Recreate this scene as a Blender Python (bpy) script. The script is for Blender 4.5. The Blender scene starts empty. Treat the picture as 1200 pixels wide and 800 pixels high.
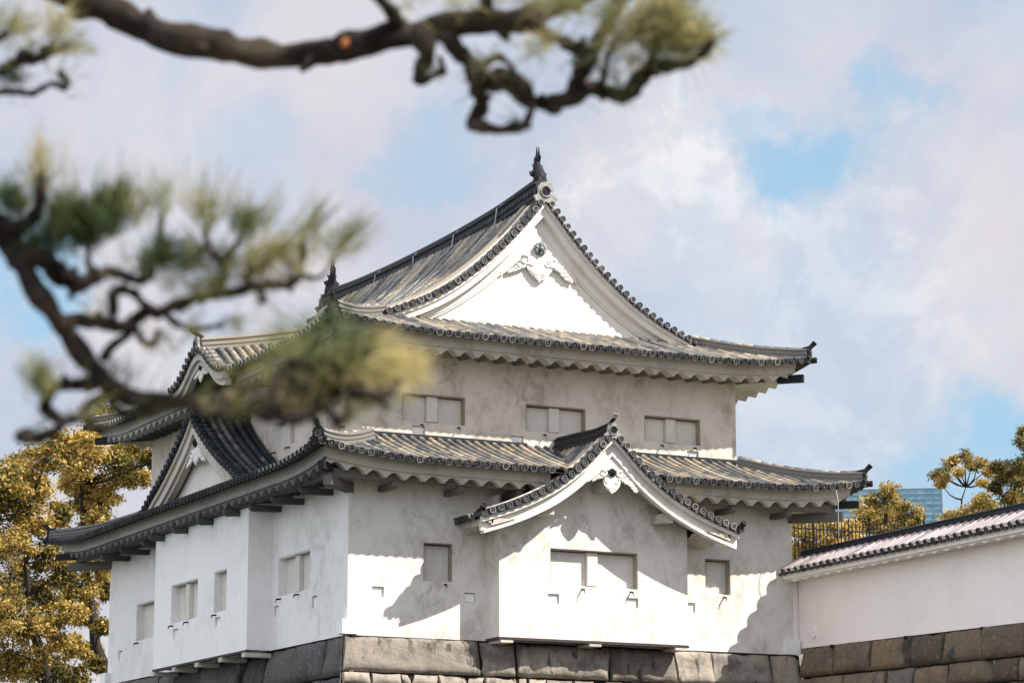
import bpy, math, random
import numpy as np
from mathutils import Vector, Matrix
R = math.radians
random.seed(7)
scene = bpy.context.scene
COL = scene.collection

# ------------------------------------------------------------------ camera
cam = bpy.data.cameras.new("camera")
camo = bpy.data.objects.new("camera", cam); COL.objects.link(camo)
cam.sensor_width = 36.0
cam.lens = 96.99
cam.clip_start = 0.1
cam.clip_end = 6000
camo.location = (-31.152, -72.324, -7.316)
_pt, _yw = R(11.376), R(26.72)
_fw = Vector((math.sin(_yw) * math.cos(_pt), math.cos(_yw) * math.cos(_pt), math.sin(_pt)))
camo.rotation_euler = _fw.to_track_quat('-Z', 'Y').to_euler()
cam.dof.use_dof = True
cam.dof.focus_distance = 82.0
cam.dof.aperture_fstop = 4.0
scene.camera = camo

# ------------------------------------------------------------------ exposure, sun
EV = 1.0
EXPO = 2.0 ** EV
scene.view_settings.view_transform = 'Standard'
scene.view_settings.look = 'None'
scene.view_settings.exposure = EV
scene.view_settings.gamma = 1.0
scene.view_settings.use_curve_mapping = False

SUN_TO = Vector((1.0, -1.0, 1.43)).normalized()
sl = bpy.data.lights.new("sun", 'SUN'); sl.energy = 4.8; sl.angle = R(0.53); sl.color = (1.0, 0.945, 0.875)
so = bpy.data.objects.new("sun", sl); COL.objects.link(so)
so.rotation_euler = (-SUN_TO).to_track_quat('-Z', 'Y').to_euler()
so.location = (30, -30, 40)

# ------------------------------------------------------------------ world: sky with broken cloud
world = bpy.data.worlds.new("World"); scene.world = world
world.use_nodes = True
wt = world.node_tree; wn = wt.nodes; wl = wt.links
wn.clear()
def WN(t, **k):
    n = wn.new(t)
    for a, v in k.items(): setattr(n, a, v)
    return n
wout = WN('ShaderNodeOutputWorld'); bg = WN('ShaderNodeBackground')
bg.inputs['Strength'].default_value = 0.1
wl.new(bg.outputs[0], wout.inputs['Surface'])
sky = WN('ShaderNodeTexSky', sky_type='NISHITA', sun_disc=False)
sky.sun_elevation = R(45.3); sky.sun_rotation = R(135)
sky.air_density = 1.0; sky.dust_density = 1.2; sky.ozone_density = 1.0
tc = WN('ShaderNodeTexCoord')
def wmath(op, a, b=None, clamp=False):
    n = WN('ShaderNodeMath', operation=op, use_clamp=clamp)
    for i, v in enumerate((a, b)):
        if v is None: continue
        if isinstance(v, (int, float)): n.inputs[i].default_value = v
        else: wl.new(v, n.inputs[i])
    return n.outputs[0]
def wnoise(scale, detail, rough, dist=0.0, off=(0, 0, 0)):
    mp = WN('ShaderNodeMapping'); mp.inputs['Location'].default_value = off
    wl.new(tc.outputs['Generated'], mp.inputs['Vector'])
    n = WN('ShaderNodeTexNoise'); n.inputs['Scale'].default_value = scale
    n.inputs['Detail'].default_value = detail; n.inputs['Roughness'].default_value = rough
    n.inputs['Distortion'].default_value = dist
    wl.new(mp.outputs[0], n.inputs['Vector'])
    return n
def wmap(v, a, b, c=0.0, d=1.0, smooth=True):
    n = WN('ShaderNodeMapRange', interpolation_type='SMOOTHSTEP' if smooth else 'LINEAR')
    wl.new(v, n.inputs[0])
    for i, q in enumerate((a, b, c, d)): n.inputs[i + 1].default_value = q
    return n.outputs[0]
def wmix(f, a, b):
    n = WN('ShaderNodeMix', data_type='RGBA'); n.clamp_factor = True
    if isinstance(f, (int, float)): n.inputs[0].default_value = f
    else: wl.new(f, n.inputs[0])
    for i, v in ((6, a), (7, b)):
        if isinstance(v, tuple): n.inputs[i].default_value = (*v, 1)
        else: wl.new(v, n.inputs[i])
    return n.outputs[2]
# the direction, wobbled so that the gaps in the cloud get ragged edges
wob = wnoise(16, 7, 0.62)
sub = WN('ShaderNodeVectorMath', operation='SUBTRACT'); wl.new(wob.outputs['Color'], sub.inputs[0]); sub.inputs[1].default_value = (0.5, 0.5, 0.5)
scl = WN('ShaderNodeVectorMath', operation='SCALE'); wl.new(sub.outputs[0], scl.inputs[0]); scl.inputs['Scale'].default_value = 0.10
add = WN('ShaderNodeVectorMath', operation='ADD'); wl.new(tc.outputs['Generated'], add.inputs[0]); wl.new(scl.outputs[0], add.inputs[1])
def blob(d, r, amp):
    n = WN('ShaderNodeVectorMath', operation='DISTANCE'); wl.new(add.outputs[0], n.inputs[0]); n.inputs[1].default_value = d
    return wmap(n.outputs['Value'], r, r * 0.3, 0.0, amp)
def blobs(lst):
    acc = None
    for d, r, amp in lst:
        o = blob(d, r, amp)
        acc = o if acc is None else wmath('MAXIMUM', acc, o)
    return acc
GAPS = [((.5214, .8106, .2664), .027, .9), ((.512, .8189, .2593), .024, .9), ((.5379, .7965, .2761), .025, .75), ((.5497, .7866, .2814), .018, .6), ((.5, .8224, .2714), .016, .5),
        ((.5928, .7884, .1643), .036, .95), ((.588, .7955, .1465), .034, .8), ((.601, .7828, .1521), .040, 1.0), ((.5836, .8003, .1376), .034, .8),
        ((.4062, .8755, .2617), .022, .42), ((.3955, .8817, .2572), .016, .4), ((.4168, .8691, .2663), .014, .3),
        ((.2776, .9376, .2092), .030, .9), ((.2713, .9382, .2149), .03, .8), ((.2868, .9361, .2035), .022, .6), ((.3499, .9002, .2593), .03, .3), ((.3598, .8996, .2476), .024, .25)]
gap = blobs(GAPS)
cn = wnoise(5.0, 8, 0.55, 0.3, (3.1, 0.7, 1.9))
thin = wmap(cn.outputs['Fac'], 0.36, 0.6, 0.62, 1.0)
cover = wmath('MULTIPLY', thin, wmath('SUBTRACT', 1.0, gap), True)
cn2 = wnoise(11.0, 9, 0.6, 0.5, (0.4, 2.2, 5.0))
PUFF = [((.4967, .8291, .2568), .040, 1.0), ((.4844, .8389, .2481), .034, 1.0), ((.469, .8493, .2423), .026, .8), ((.506, .8271, .2447), .034, .8), ((.525, .815, .245), .04, .65), ((.545, .805, .22), .07, .6), ((.55, .815, .17), .06, .5), ((.53, .825, .20), .07, .55), ((.44, .875, .215), .05, .3)]
puff = blobs(PUFF)
pn = wnoise(26.0, 10, 0.66, 0.5, (1.0, 4.0, 2.0))
pn2 = wnoise(26.0, 10, 0.66, 0.5, (0.994, 4.004, 1.992))     # the same cloud seen a little towards the sun: its lit rims
rim = wmap(wmath('SUBTRACT', pn.outputs['Fac'], pn2.outputs['Fac']), -0.07, 0.09, 0.5, 1.1)
puffm = wmath('MULTIPLY', wmath('MULTIPLY', puff, wmap(pn.outputs['Fac'], 0.30, 0.62, 0.35, 1.0)), rim, True)
def sky_lin(r, g, b):      # wanted picture value -> world colour at strength 0.1 and this exposure
    f = lambda c: ((c / 255 + .055) / 1.055) ** 2.4
    return tuple(f(c) * 10.0 / EXPO for c in (r, g, b))
grey = sky_lin(204, 208, 223); pink = sky_lin(227, 222, 227); white = sky_lin(252, 247, 245)
tone = wmap(cn2.outputs['Fac'], 0.38, 0.60)
cloud = wmix(tone, grey, pink)
cloud = wmix(puffm, cloud, white)
blue = wmix(0.8, sky.outputs[0], sky_lin(160, 205, 234))
colr = wmix(cover, blue, cloud)
# cloud is brighter round the sun; unseen west brightened, an added fill for shaded walls
dp = WN('ShaderNodeVectorMath', operation='DOT_PRODUCT'); wl.new(tc.outputs['Generated'], dp.inputs[0]); dp.inputs[1].default_value = SUN_TO
boost = wmap(dp.outputs['Value'], 0.0, 0.9, 1.0, 1.1)
dw = WN('ShaderNodeVectorMath', operation='DOT_PRODUCT'); wl.new(tc.outputs['Generated'], dw.inputs[0]); dw.inputs[1].default_value = (-.94, -.12, .32)
boost = wmath('MULTIPLY', boost, wmap(dw.outputs['Value'], 0.05, 0.75, 1.0, 2.15))
sc2 = WN('ShaderNodeVectorMath', operation='SCALE'); wl.new(colr, sc2.inputs[0]); wl.new(boost, sc2.inputs['Scale'])
wl.new(sc2.outputs[0], bg.inputs['Color'])

# ------------------------------------------------------------------ materials
def new_mat(name):
    m = bpy.data.materials.new(name); m.use_nodes = True
    return m, m.node_tree.nodes, m.node_tree.links, m.node_tree.nodes['Principled BSDF']
def N(ns, t, **k):
    n = ns.new(t)
    for a, v in k.items(): setattr(n, a, v)
    return n
def ramp(ns, ls, src, stops):
    n = ns.new('ShaderNodeValToRGB'); e = n.color_ramp.elements
    while len(e) < len(stops): e.new(0.5)
    for i, (p, c) in enumerate(stops):
        e[i].position = p; e[i].color = (*c, 1) if len(c) == 3 else c
    ls.new(src, n.inputs[0]); return n.outputs[0]
def noise(ns, ls, scale, detail=6, rough=.6, vec=None, sc=None, dist=0.0):
    n = ns.new('ShaderNodeTexNoise'); n.inputs['Scale'].default_value = scale
    n.inputs['Detail'].default_value = detail; n.inputs['Roughness'].default_value = rough; n.inputs['Distortion'].default_value = dist
    g = ns.new('ShaderNodeNewGeometry')
    if sc:
        mp = ns.new('ShaderNodeMapping'); mp.inputs['Scale'].default_value = sc[0]; mp.inputs['Rotation'].default_value = sc[1]
        ls.new(g.outputs['Position'], mp.inputs['Vector']); ls.new(mp.outputs[0], n.inputs['Vector'])
    else:
        ls.new(g.outputs['Position'], n.inputs['Vector'])
    return n.outputs['Fac']
def mix(ns, ls, f, a, b, mode='MIX'):
    n = ns.new('ShaderNodeMix'); n.data_type = 'RGBA'; n.blend_type = mode
    if isinstance(f, (int, float)): n.inputs[0].default_value = f
    else: ls.new(f, n.inputs[0])
    for i, v in ((6, a), (7, b)):
        if isinstance(v, tuple): n.inputs[i].default_value = (*v, 1)
        else: ls.new(v, n.inputs[i])
    return n.outputs[2]
def bump(ns, ls, bsdf, src, strength, dist=0.02):
    b = ns.new('ShaderNodeBump'); b.inputs['Strength'].default_value = strength; b.inputs['Distance'].default_value = dist
    ls.new(src, b.inputs['Height']); ls.new(b.outputs[0], bsdf.inputs['Normal'])
def maprange(ns, ls, src, a, b, c=0., d=1.):
    n = ns.new('ShaderNodeMapRange'); n.interpolation_type = 'SMOOTHSTEP'; ls.new(src, n.inputs[0])
    for i, q in enumerate((a, b, c, d)): n.inputs[i + 1].default_value = q
    return n.outputs[0]
def mul(ns, ls, a, b):
    n = ns.new('ShaderNodeMath'); n.operation = 'MULTIPLY'; n.use_clamp = True
    for i, v in enumerate((a, b)):
        if isinstance(v, (int, float)): n.inputs[i].default_value = v
        else: ls.new(v, n.inputs[i])
    return n.outputs[0]

def plaster(name, base, stain, amount, tint=None):
    m, ns, ls, p = new_mat(name)
    big = noise(ns, ls, .55, 7, .68, sc=((1, 1, .8), (0, R(25), 0)), dist=.6)
    fine = noise(ns, ls, 2.6, 9, .72, sc=((1.2, 1.2, .8), (0, R(-35), 0)), dist=.8)
    drip = noise(ns, ls, 3.0, 6, .65, sc=((1, 1, .16), (0, R(6), 0)))
    k = mul(ns, ls, maprange(ns, ls, big, .40, .66), maprange(ns, ls, fine, .30, .72))
    c = mix(ns, ls, mul(ns, ls, k, amount), base, stain)
    c = mix(ns, ls, mul(ns, ls, maprange(ns, ls, drip, .54, .75), amount * .10), c, stain)
    if tint: c = mix(ns, ls, mul(ns, ls, maprange(ns, ls, noise(ns, ls, .9, 5, .6, sc=((1, 1, .3), (0, 0, 0))), .5, .7), .5), c, tint)
    ls.new(c, p.inputs['Base Color']); p.inputs['Roughness'].default_value = .92
    p.inputs['Specular IOR Level'].default_value = .2
    bump(ns, ls, p, noise(ns, ls, 9, 8, .65), .25, .02)
    return m
M = {}
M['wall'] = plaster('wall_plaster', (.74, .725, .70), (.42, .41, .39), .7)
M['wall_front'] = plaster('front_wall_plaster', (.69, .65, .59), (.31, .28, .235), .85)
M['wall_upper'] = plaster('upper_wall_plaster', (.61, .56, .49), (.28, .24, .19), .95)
M['wall_white'] = plaster('clean_plaster', (.78, .77, .755), (.52, .50, .47), .5)
M['gable'] = plaster('gable_plaster', (.66, .635, .595), (.47, .42, .36), .5, (.60, .53, .45))
M['trim'] = plaster('eave_plaster', (.50, .465, .41), (.26, .235, .19), .8, (.46, .39, .28))
M['shutter'] = plaster('shutter_plaster', (.60, .57, .52), (.38, .35, .30), .6)
M['reveal'] = plaster('brown_reveal', (.30, .25, .195), (.17, .14, .105), .6)
M['soffit_dark'] = plaster('dark_soffit', (.075, .078, .08), (.04, .042, .045), .7)  # darker colour for the left eave undersides, purlin and brackets
M['trim_grey'] = plaster('grey_eave_plaster', (.36, .355, .34), (.15, .15, .15), .8)
M['trim_dark'] = plaster('dark_eave_plaster', (.15, .15, .148), (.06, .06, .062), .8)  # darker colour for the scallops of the lower left eave
M['carved'] = plaster('carved_plaster', (.66, .63, .58), (.44, .36, .27), .6)
M['soffit_grey'] = plaster('shade_darkened_soffit', (.15, .137, .118), (.07, .065, .055), .9)  # eave underside colour darkened to deepen the shade below the front eaves

def tile_mat(name, stops, rough=.55, grime=True):
    m, ns, ls, p = new_mat(name)
    a = N(ns, 'ShaderNodeAttribute', attribute_name='rnd')
    c = ramp(ns, ls, a.outputs['Fac'], stops)
    c = mix(ns, ls, maprange(ns, ls, noise(ns, ls, 5, 7, .7), .52, .78, 0., .4 if grime else .08), c, (.34, .30, .23))
    c = mix(ns, ls, maprange(ns, ls, noise(ns, ls, 14, 6, .7), .5, .75, 0., .55), c, (.03, .032, .035))
    ls.new(c, p.inputs['Base Color']); p.inputs['Roughness'].default_value = rough
    p.inputs['Specular IOR Level'].default_value = .22
    bump(ns, ls, p, noise(ns, ls, 30, 5, .6), .2, .01)
    return m
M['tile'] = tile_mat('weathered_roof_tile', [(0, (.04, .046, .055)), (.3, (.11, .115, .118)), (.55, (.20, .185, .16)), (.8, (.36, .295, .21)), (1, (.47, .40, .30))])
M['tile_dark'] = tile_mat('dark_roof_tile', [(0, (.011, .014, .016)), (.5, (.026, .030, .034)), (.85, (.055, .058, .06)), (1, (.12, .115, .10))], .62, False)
M['cap'] = tile_mat('round_end_tile', [(0, (.018, .02, .023)), (.45, (.045, .047, .05)), (.75, (.13, .127, .12)), (1, (.27, .255, .225))], .55)
M['cream'] = tile_mat('pale_ridge_plaster', [(0, (.50, .46, .38)), (.5, (.60, .56, .49)), (1, (.68, .65, .6))], .8)
M['wall_tile'] = tile_mat('pale_wall_tile', [(0, (.15, .125, .125)), (.4, (.30, .255, .25)), (1, (.42, .365, .355))], .7)

def simple(name, col, rough=.7, spec=.3, bumpsc=None, var=None, metal=0.):
    m, ns, ls, p = new_mat(name)
    c = mix(ns, ls, maprange(ns, ls, noise(ns, ls, 6, 6, .65), .35, .7), col, var or tuple(v * .6 for v in col))
    ls.new(c, p.inputs['Base Color']); p.inputs['Roughness'].default_value = rough
    p.inputs['Specular IOR Level'].default_value = spec; p.inputs['Metallic'].default_value = metal
    if bumpsc: bump(ns, ls, p, noise(ns, ls, bumpsc, 6, .6), .4, .02)
    return m
M['black'] = simple('blackened_tile', (.016, .018, .022), .7, .2, 20)
M['bronze'] = simple('verdigris_bronze', (.06, .085, .08), .6, .4, 40, (.25, .30, .27))
M['wood'] = simple('dark_timber', (.06, .05, .045), .8, .2, 15)
M['iron'] = simple('black_iron', (.012, .012, .013), .8, .1)
M['cable'] = simple('pale_cable', (.42, .50, .47), .6, .3)
M['grey_tile'] = simple('grey_ornament_tile', (.30, .29, .265), .65, .3, 25, (.13, .13, .125))

def stone_mat(name, cols, moss=None):
    m, ns, ls, p = new_mat(name)
    a = N(ns, 'ShaderNodeAttribute', attribute_name='rnd')
    c = ramp(ns, ls, a.outputs['Fac'], cols)
    c = mix(ns, ls, maprange(ns, ls, noise(ns, ls, 1.3, 9, .7), .47, .64, 0., .65), c, (.09, .083, .075))
    c = mix(ns, ls, maprange(ns, ls, noise(ns, ls, 7, 8, .75), .5, .72, 0., .55), c, (.34, .30, .25))
    c = mix(ns, ls, maprange(ns, ls, noise(ns, ls, 2.2, 7, .7, sc=((1, 1, .4), (.3, .2, .5))), .56, .66, 0., .85), c, moss or (.05, .05, .045))
    ls.new(c, p.inputs['Base Color']); p.inputs['Roughness'].default_value = .95
    p.inputs['Specular IOR Level'].default_value = .15
    bump(ns, ls, p, noise(ns, ls, 5, 12, .74), .75, .10)
    return m
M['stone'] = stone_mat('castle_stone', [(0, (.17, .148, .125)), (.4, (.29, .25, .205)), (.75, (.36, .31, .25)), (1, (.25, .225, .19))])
M['stone_dark'] = stone_mat('shade_side_stone', [(0, (.055, .058, .06)), (.5, (.10, .10, .098)), (1, (.16, .15, .14))])  # castle stone with shade put into its colour, for the base's left side
M['stone_right'] = stone_mat('brown_stone', [(0, (.10, .075, .05)), (.4, (.16, .12, .08)), (.7, (.21, .155, .095)), (.85, (.14, .135, .125)), (1, (.30, .18, .085))])
M['joint'] = simple('stone_joint', (.02, .019, .017), .95, .1)

def leaf_mat(name, stops, trans=.35):
    m, ns, ls, p = new_mat(name)
    a = N(ns, 'ShaderNodeAttribute', attribute_name='rnd')
    c = ramp(ns, ls, a.outputs['Fac'], stops)
    ls.new(c, p.inputs['Base Color']); p.inputs['Roughness'].default_value = .6
    p.inputs['Specular IOR Level'].default_value = .25
    t = N(ns, 'ShaderNodeBsdfTranslucent'); ls.new(c, t.inputs['Color'])
    mx = N(ns, 'ShaderNodeMixShader'); mx.inputs[0].default_value = trans
    ls.new(p.outputs[0], mx.inputs[1]); ls.new(t.outputs[0], mx.inputs[2])
    ls.new(mx.outputs[0], ns['Material Output'].inputs['Surface'])
    return m
M['leaf_gold'] = leaf_mat('golden_camphor_leaf', [(0, (.035, .045, .015)), (.27, (.10, .10, .028)), (.57, (.40, .275, .06)), (1, (.64, .46, .15))])
M['leaf_olive'] = leaf_mat('olive_leaf', [(0, (.035, .045, .015)), (.45, (.11, .10, .03)), (.8, (.28, .20, .05)), (1, (.42, .30, .08))])
M['needle'] = leaf_mat('pine_needle', [(0, (.025, .06, .025)), (.3, (.07, .12, .045)), (.6, (.20, .215, .09)), (.85, (.38, .34, .14)), (1, (.52, .44, .22))], .5)
M['bark'] = simple('dark_bark', (.030, .025, .021), .95, .1, 12, (.045, .036, .03))
M['pine_bark'] = simple('pine_bark', (.013, .011, .010), .95, .1, 60, (.055, .043, .032))
M['cone'] = simple('weathered_cone', (.26, .19, .12), .9, .1, None, (.10, .07, .045))
M['pine_wood'] = simple('cut_pine_wood', (.26, .085, .03), .8, .2)
M['ground'] = simple('dry_ground', (.23, .21, .175), .95, .1, 2, (.17, .165, .12))
M['grass'] = simple('winter_turf', (.16, .17, .07), .95, .1, 3, (.22, .19, .10))
def water_mat():
    m, ns, ls, p = new_mat('moat_water'); p.inputs['Base Color'].default_value = (.03, .045, .035, 1); p.inputs['Roughness'].default_value = .08
    bump(ns, ls, p, noise(ns, ls, 1.2, 4, .5), .15, .05); return m
M['water'] = water_mat()
def glass_mat():
    m, ns, ls, p = new_mat('curtain_wall_glass')
    a = N(ns, 'ShaderNodeAttribute', attribute_name='rnd')
    ls.new(ramp(ns, ls, a.outputs['Fac'], [(0, (.07, .19, .30)), (1, (.13, .28, .39))]), p.inputs['Base Color'])
    p.inputs['Roughness'].default_value = .2; p.inputs['Specular IOR Level'].default_value = .5; return m
M['glass'] = glass_mat()
M['mullion'] = simple('pale_mullion', (.30, .36, .40), .5, .4)

# ------------------------------------------------------------------ mesh helper
class MB:
    def __init__(s): s.v = []; s.f = []; s.r = []; s.m = []; s.sm = []
    def vert(s, p): s.v.append((float(p[0]), float(p[1]), float(p[2]))); return len(s.v) - 1
    def face(s, ids, rnd=.5, mat=0, sm=False): s.f.append(tuple(ids)); s.r.append(rnd); s.m.append(mat); s.sm.append(sm)
    def quad(s, a, b, c, d, rnd=.5, mat=0, sm=False): s.face([s.vert(p) for p in (a, b, c, d)], rnd, mat, sm)
    def poly(s, pts, rnd=.5, mat=0): s.face([s.vert(p) for p in pts], rnd, mat)
    def box(s, lo, hi, rnd=.5, mat=0):
        (x0, y0, z0), (x1, y1, z1) = lo, hi
        i = [s.vert(p) for p in ((x0, y0, z0), (x1, y0, z0), (x1, y1, z0), (x0, y1, z0), (x0, y0, z1), (x1, y0, z1), (x1, y1, z1), (x0, y1, z1))]
        for q in ((0, 3, 2, 1), (4, 5, 6, 7), (0, 1, 5, 4), (1, 2, 6, 5), (2, 3, 7, 6), (3, 0, 4, 7)): s.face([i[k] for k in q], rnd, mat)
    def obox(s, c, ax, ay, az, rnd=.5, mat=0):   # oriented box, half-axis vectors
        c, ax, ay, az = map(Vector, (c, ax, ay, az))
        P = [c + sx * ax + sy * ay + sz * az for sz in (-1, 1) for sy in (-1, 1) for sx in (-1, 1)]
        i = [s.vert(p) for p in P]
        for q in ((0, 2, 3, 1), (4, 5, 7, 6), (0, 1, 5, 4), (1, 3, 7, 5), (3, 2, 6, 7), (2, 0, 4, 6)): s.face([i[k] for k in q], rnd, mat)
    def loops(s, rings, closed=True, caps=True, rnd=.5, mat=0, sm=False):
        ids = [[s.vert(p) for p in r] for r in rings]
        n = len(ids[0])
        for k in range(len(ids) - 1):
            for j in range(n if closed else n - 1):
                j2 = (j + 1) % n
                s.face((ids[k][j], ids[k][j2], ids[k + 1][j2], ids[k + 1][j]), rnd[k] if isinstance(rnd, list) else rnd, mat, sm)
        if caps and closed:
            s.face(ids[0][::-1], rnd[0] if isinstance(rnd, list) else rnd, mat); s.face(ids[-1], rnd[-1] if isinstance(rnd, list) else rnd, mat)
    def tube(s, pts, rad, n=8, rnd=.5, mat=0, sm=True, caps=True):
        pts = [Vector(p) for p in pts]; rad = rad if isinstance(rad, (list, tuple)) else [rad] * len(pts)
        rings = []; t0 = None; u = None
        for k, p in enumerate(pts):
            t = (pts[min(k + 1, len(pts) - 1)] - pts[max(k - 1, 0)])
            t = t.normalized() if t.length > 1e-9 else Vector((0, 0, 1))
            if u is None:
                u = t.orthogonal().normalized()
            else:
                u = (u - t * u.dot(t)); u = u.normalized() if u.length > 1e-6 else t.orthogonal().normalized()
            w = t.cross(u)
            rings.append([p + (u * math.cos(2 * math.pi * j / n) + w * math.sin(2 * math.pi * j / n)) * rad[k] for j in range(n)])
        s.loops(rings, True, caps, rnd, mat, sm)
    def extrude(s, outline, origin, u, v, w, rnd=.5, mat=0):   # outline [(a,b)] in u,v ; thickness along w
        o, u, v, w = map(Vector, (origin, u, v, w))
        A = [o + u * a + v * b for a, b in outline]
        s.loops([A, [p + w for p in A]], True, True, rnd, mat)
    def sweep(s, path, side, prof, rnd=.5, mat=0, up=Vector((0, 0, 1))):   # prof [(lateral, up)], side: fixed lateral vector or None
        path = [Vector(p) for p in path]; rings = []
        for k, p in enumerate(path):
            t = (path[min(k + 1, len(path) - 1)] - path[max(k - 1, 0)]).normalized()
            l = Vector(side) if side is not None else t.cross(up).normalized()
            rings.append([p + l * a + up * b for a, b in prof])
        s.loops(rings, True, True, rnd, mat)
    def disc(s, c, n, up, r=.095, mat=0, k=12, depth=.03):     # round end tile: rim, sunk field, boss
        c, n, up = Vector(c), Vector(n).normalized(), Vector(up)
        up = (up - n * up.dot(n)).normalized(); sd = n.cross(up)
        ring = lambda rr, off: [c + n * off + (sd * math.cos(2 * math.pi * j / k) + up * math.sin(2 * math.pi * j / k)) * rr for j in range(k)]
        tone = random.uniform(.35, .95)
        s.loops([ring(r * .92, -.12), ring(r, 0), ring(r, depth), ring(r * .74, depth), ring(r * .70, depth * .35)], True, False, [.35, tone, tone, tone * .7], mat)
        s.poly(ring(r * .70, depth * .35), random.uniform(.1, .5), mat)
        b = ring(r * .34, depth * .36), ring(r * .26, depth * .9)
        s.loops(b, True, False, .5, mat); s.poly(b[1], random.uniform(.4, .8), mat)
    def build(s, name, mats, parent=None, loc=None):
        me = bpy.data.meshes.new(name)
        off = Vector(loc) if loc is not None else Vector((0, 0, 0))
        vs = np.array(s.v, dtype=np.float64) - np.array(off)
        me.from_pydata(vs.tolist(), [], s.f)
        at = me.attributes.new('rnd', 'FLOAT', 'FACE'); at.data.foreach_set('value', np.array(s.r, dtype=np.float32))
        me.polygons.foreach_set('material_index', np.array(s.m, dtype=np.int32))
        me.polygons.foreach_set('use_smooth', np.array(s.sm, dtype=bool))
        for m in (mats if isinstance(mats, (list, tuple)) else [mats]): me.materials.append(M[m] if isinstance(m, str) else m)
        me.update()
        o = bpy.data.objects.new(name, me); COL.objects.link(o)
        wloc = Vector(off)
        if parent is not None:
            o.parent = parent; o.location = wloc - world_loc(parent)
        else:
            o.location = wloc
        return o
def world_loc(o):
    p = Vector(o.location)
    while o.parent is not None: o = o.parent; p += Vector(o.location)
    return p
def tag(o, label=None, cat=None, group=None, kind=None):
    if label: o['label'] = label
    if cat: o['category'] = cat
    if group: o['group'] = group
    if kind: o['kind'] = kind
    return o
def thing(name, label, cat, loc=(0, 0, 0), group=None):
    o = bpy.data.objects.new(name, None); COL.objects.link(o); o.location = loc; o.empty_display_size = .5
    return tag(o, label, cat, group)
def interp(xs, ys):
    xs = np.array(xs, float); ys = np.array(ys, float)
    h = np.diff(xs); d = np.diff(ys) / h
    m = np.concatenate([[d[0]], (d[:-1] * h[1:] + d[1:] * h[:-1]) / (h[:-1] + h[1:]), [d[-1]]])
    def f(x):
        x = float(min(max(x, xs[0]), xs[-1])); i = int(min(np.searchsorted(xs, x, 'right') - 1, len(h) - 1)); i = max(i, 0)
        t = (x - xs[i]) / h[i]
        return float((2*t**3-3*t**2+1)*ys[i] + (t**3-2*t**2+t)*h[i]*m[i] + (-2*t**3+3*t**2)*ys[i+1] + (t**3-t**2)*h[i]*m[i+1])
    return f

# ================================================================== GROUND, WATER
def sheet(name, x0, x1, y0, y1, z, mat, kind='structure'):
    b = MB(); b.quad((x0, y0, z), (x1, y0, z), (x1, y1, z), (x0, y1, z)); return tag(b.build(name, mat), kind=kind)
sheet('ground', -3000, 3000, -3000, 3000, -12.5, 'grass')
sheet('water', -400, 40, -46, 60, -12.0, 'water')
b = MB(); b.box((-400, -300, -14), (400, -46, -8.9)); tag(b.build('near_bank', 'ground'), kind='structure')
b = MB(); b.box((.6, .6, -14), (400, 400, -.25)); b.box((17.5, -60, -14), (400, .6, -.26)); b.m = [0 if i % 6 == 1 else 1 for i in range(12)]; tag(b.build('castle_grounds', ['ground', 'stone_dark']), kind='structure')

# ================================================================== TURRET
TUR = thing('castle_turret', 'two-storey white plastered castle turret with curved grey tiled roofs on a stone base', 'castle turret', (7.5, 10.6, 0))
Z3 = Vector((0, 0, 1))
def wall_face(mb, O, u, n, rect, holes, mat=0):
    """plaster face in plane through O, u horizontal, z up, n outward; holes (u0,u1,z0,z1,depth)"""
    O, u, n = Vector(O), Vector(u), Vector(n)
    us = sorted({rect[0], rect[1], *[h[0] for h in holes], *[h[1] for h in holes]})
    zs = sorted({rect[2], rect[3], *[h[2] for h in holes], *[h[3] for h in holes]})
    P = lambda a, z, d=0: O + u * a + Z3 * z - n * d
    for i in range(len(us) - 1):
        for j in range(len(zs) - 1):
            cu, cz = (us[i] + us[i+1]) / 2, (zs[j] + zs[j+1]) / 2
            if any(h[0] < cu < h[1] and h[2] < cz < h[3] for h in holes): continue
            mb.quad(P(us[i], zs[j]), P(us[i+1], zs[j]), P(us[i+1], zs[j+1]), P(us[i], zs[j+1]), .5, mat)
    for a0, a1, z0, z1, d in holes:
        mb.quad(P(a0, z0), P(a0, z0, d), P(a0, z1, d), P(a0, z1)); mb.quad(P(a1, z0), P(a1, z1), P(a1, z1, d), P(a1, z0, d))
        mb.quad(P(a0, z1), P(a0, z1, d), P(a1, z1, d), P(a1, z1)); mb.quad(P(a0, z0), P(a1, z0), P(a1, z0, d), P(a0, z0, d))
WD = .30
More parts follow.
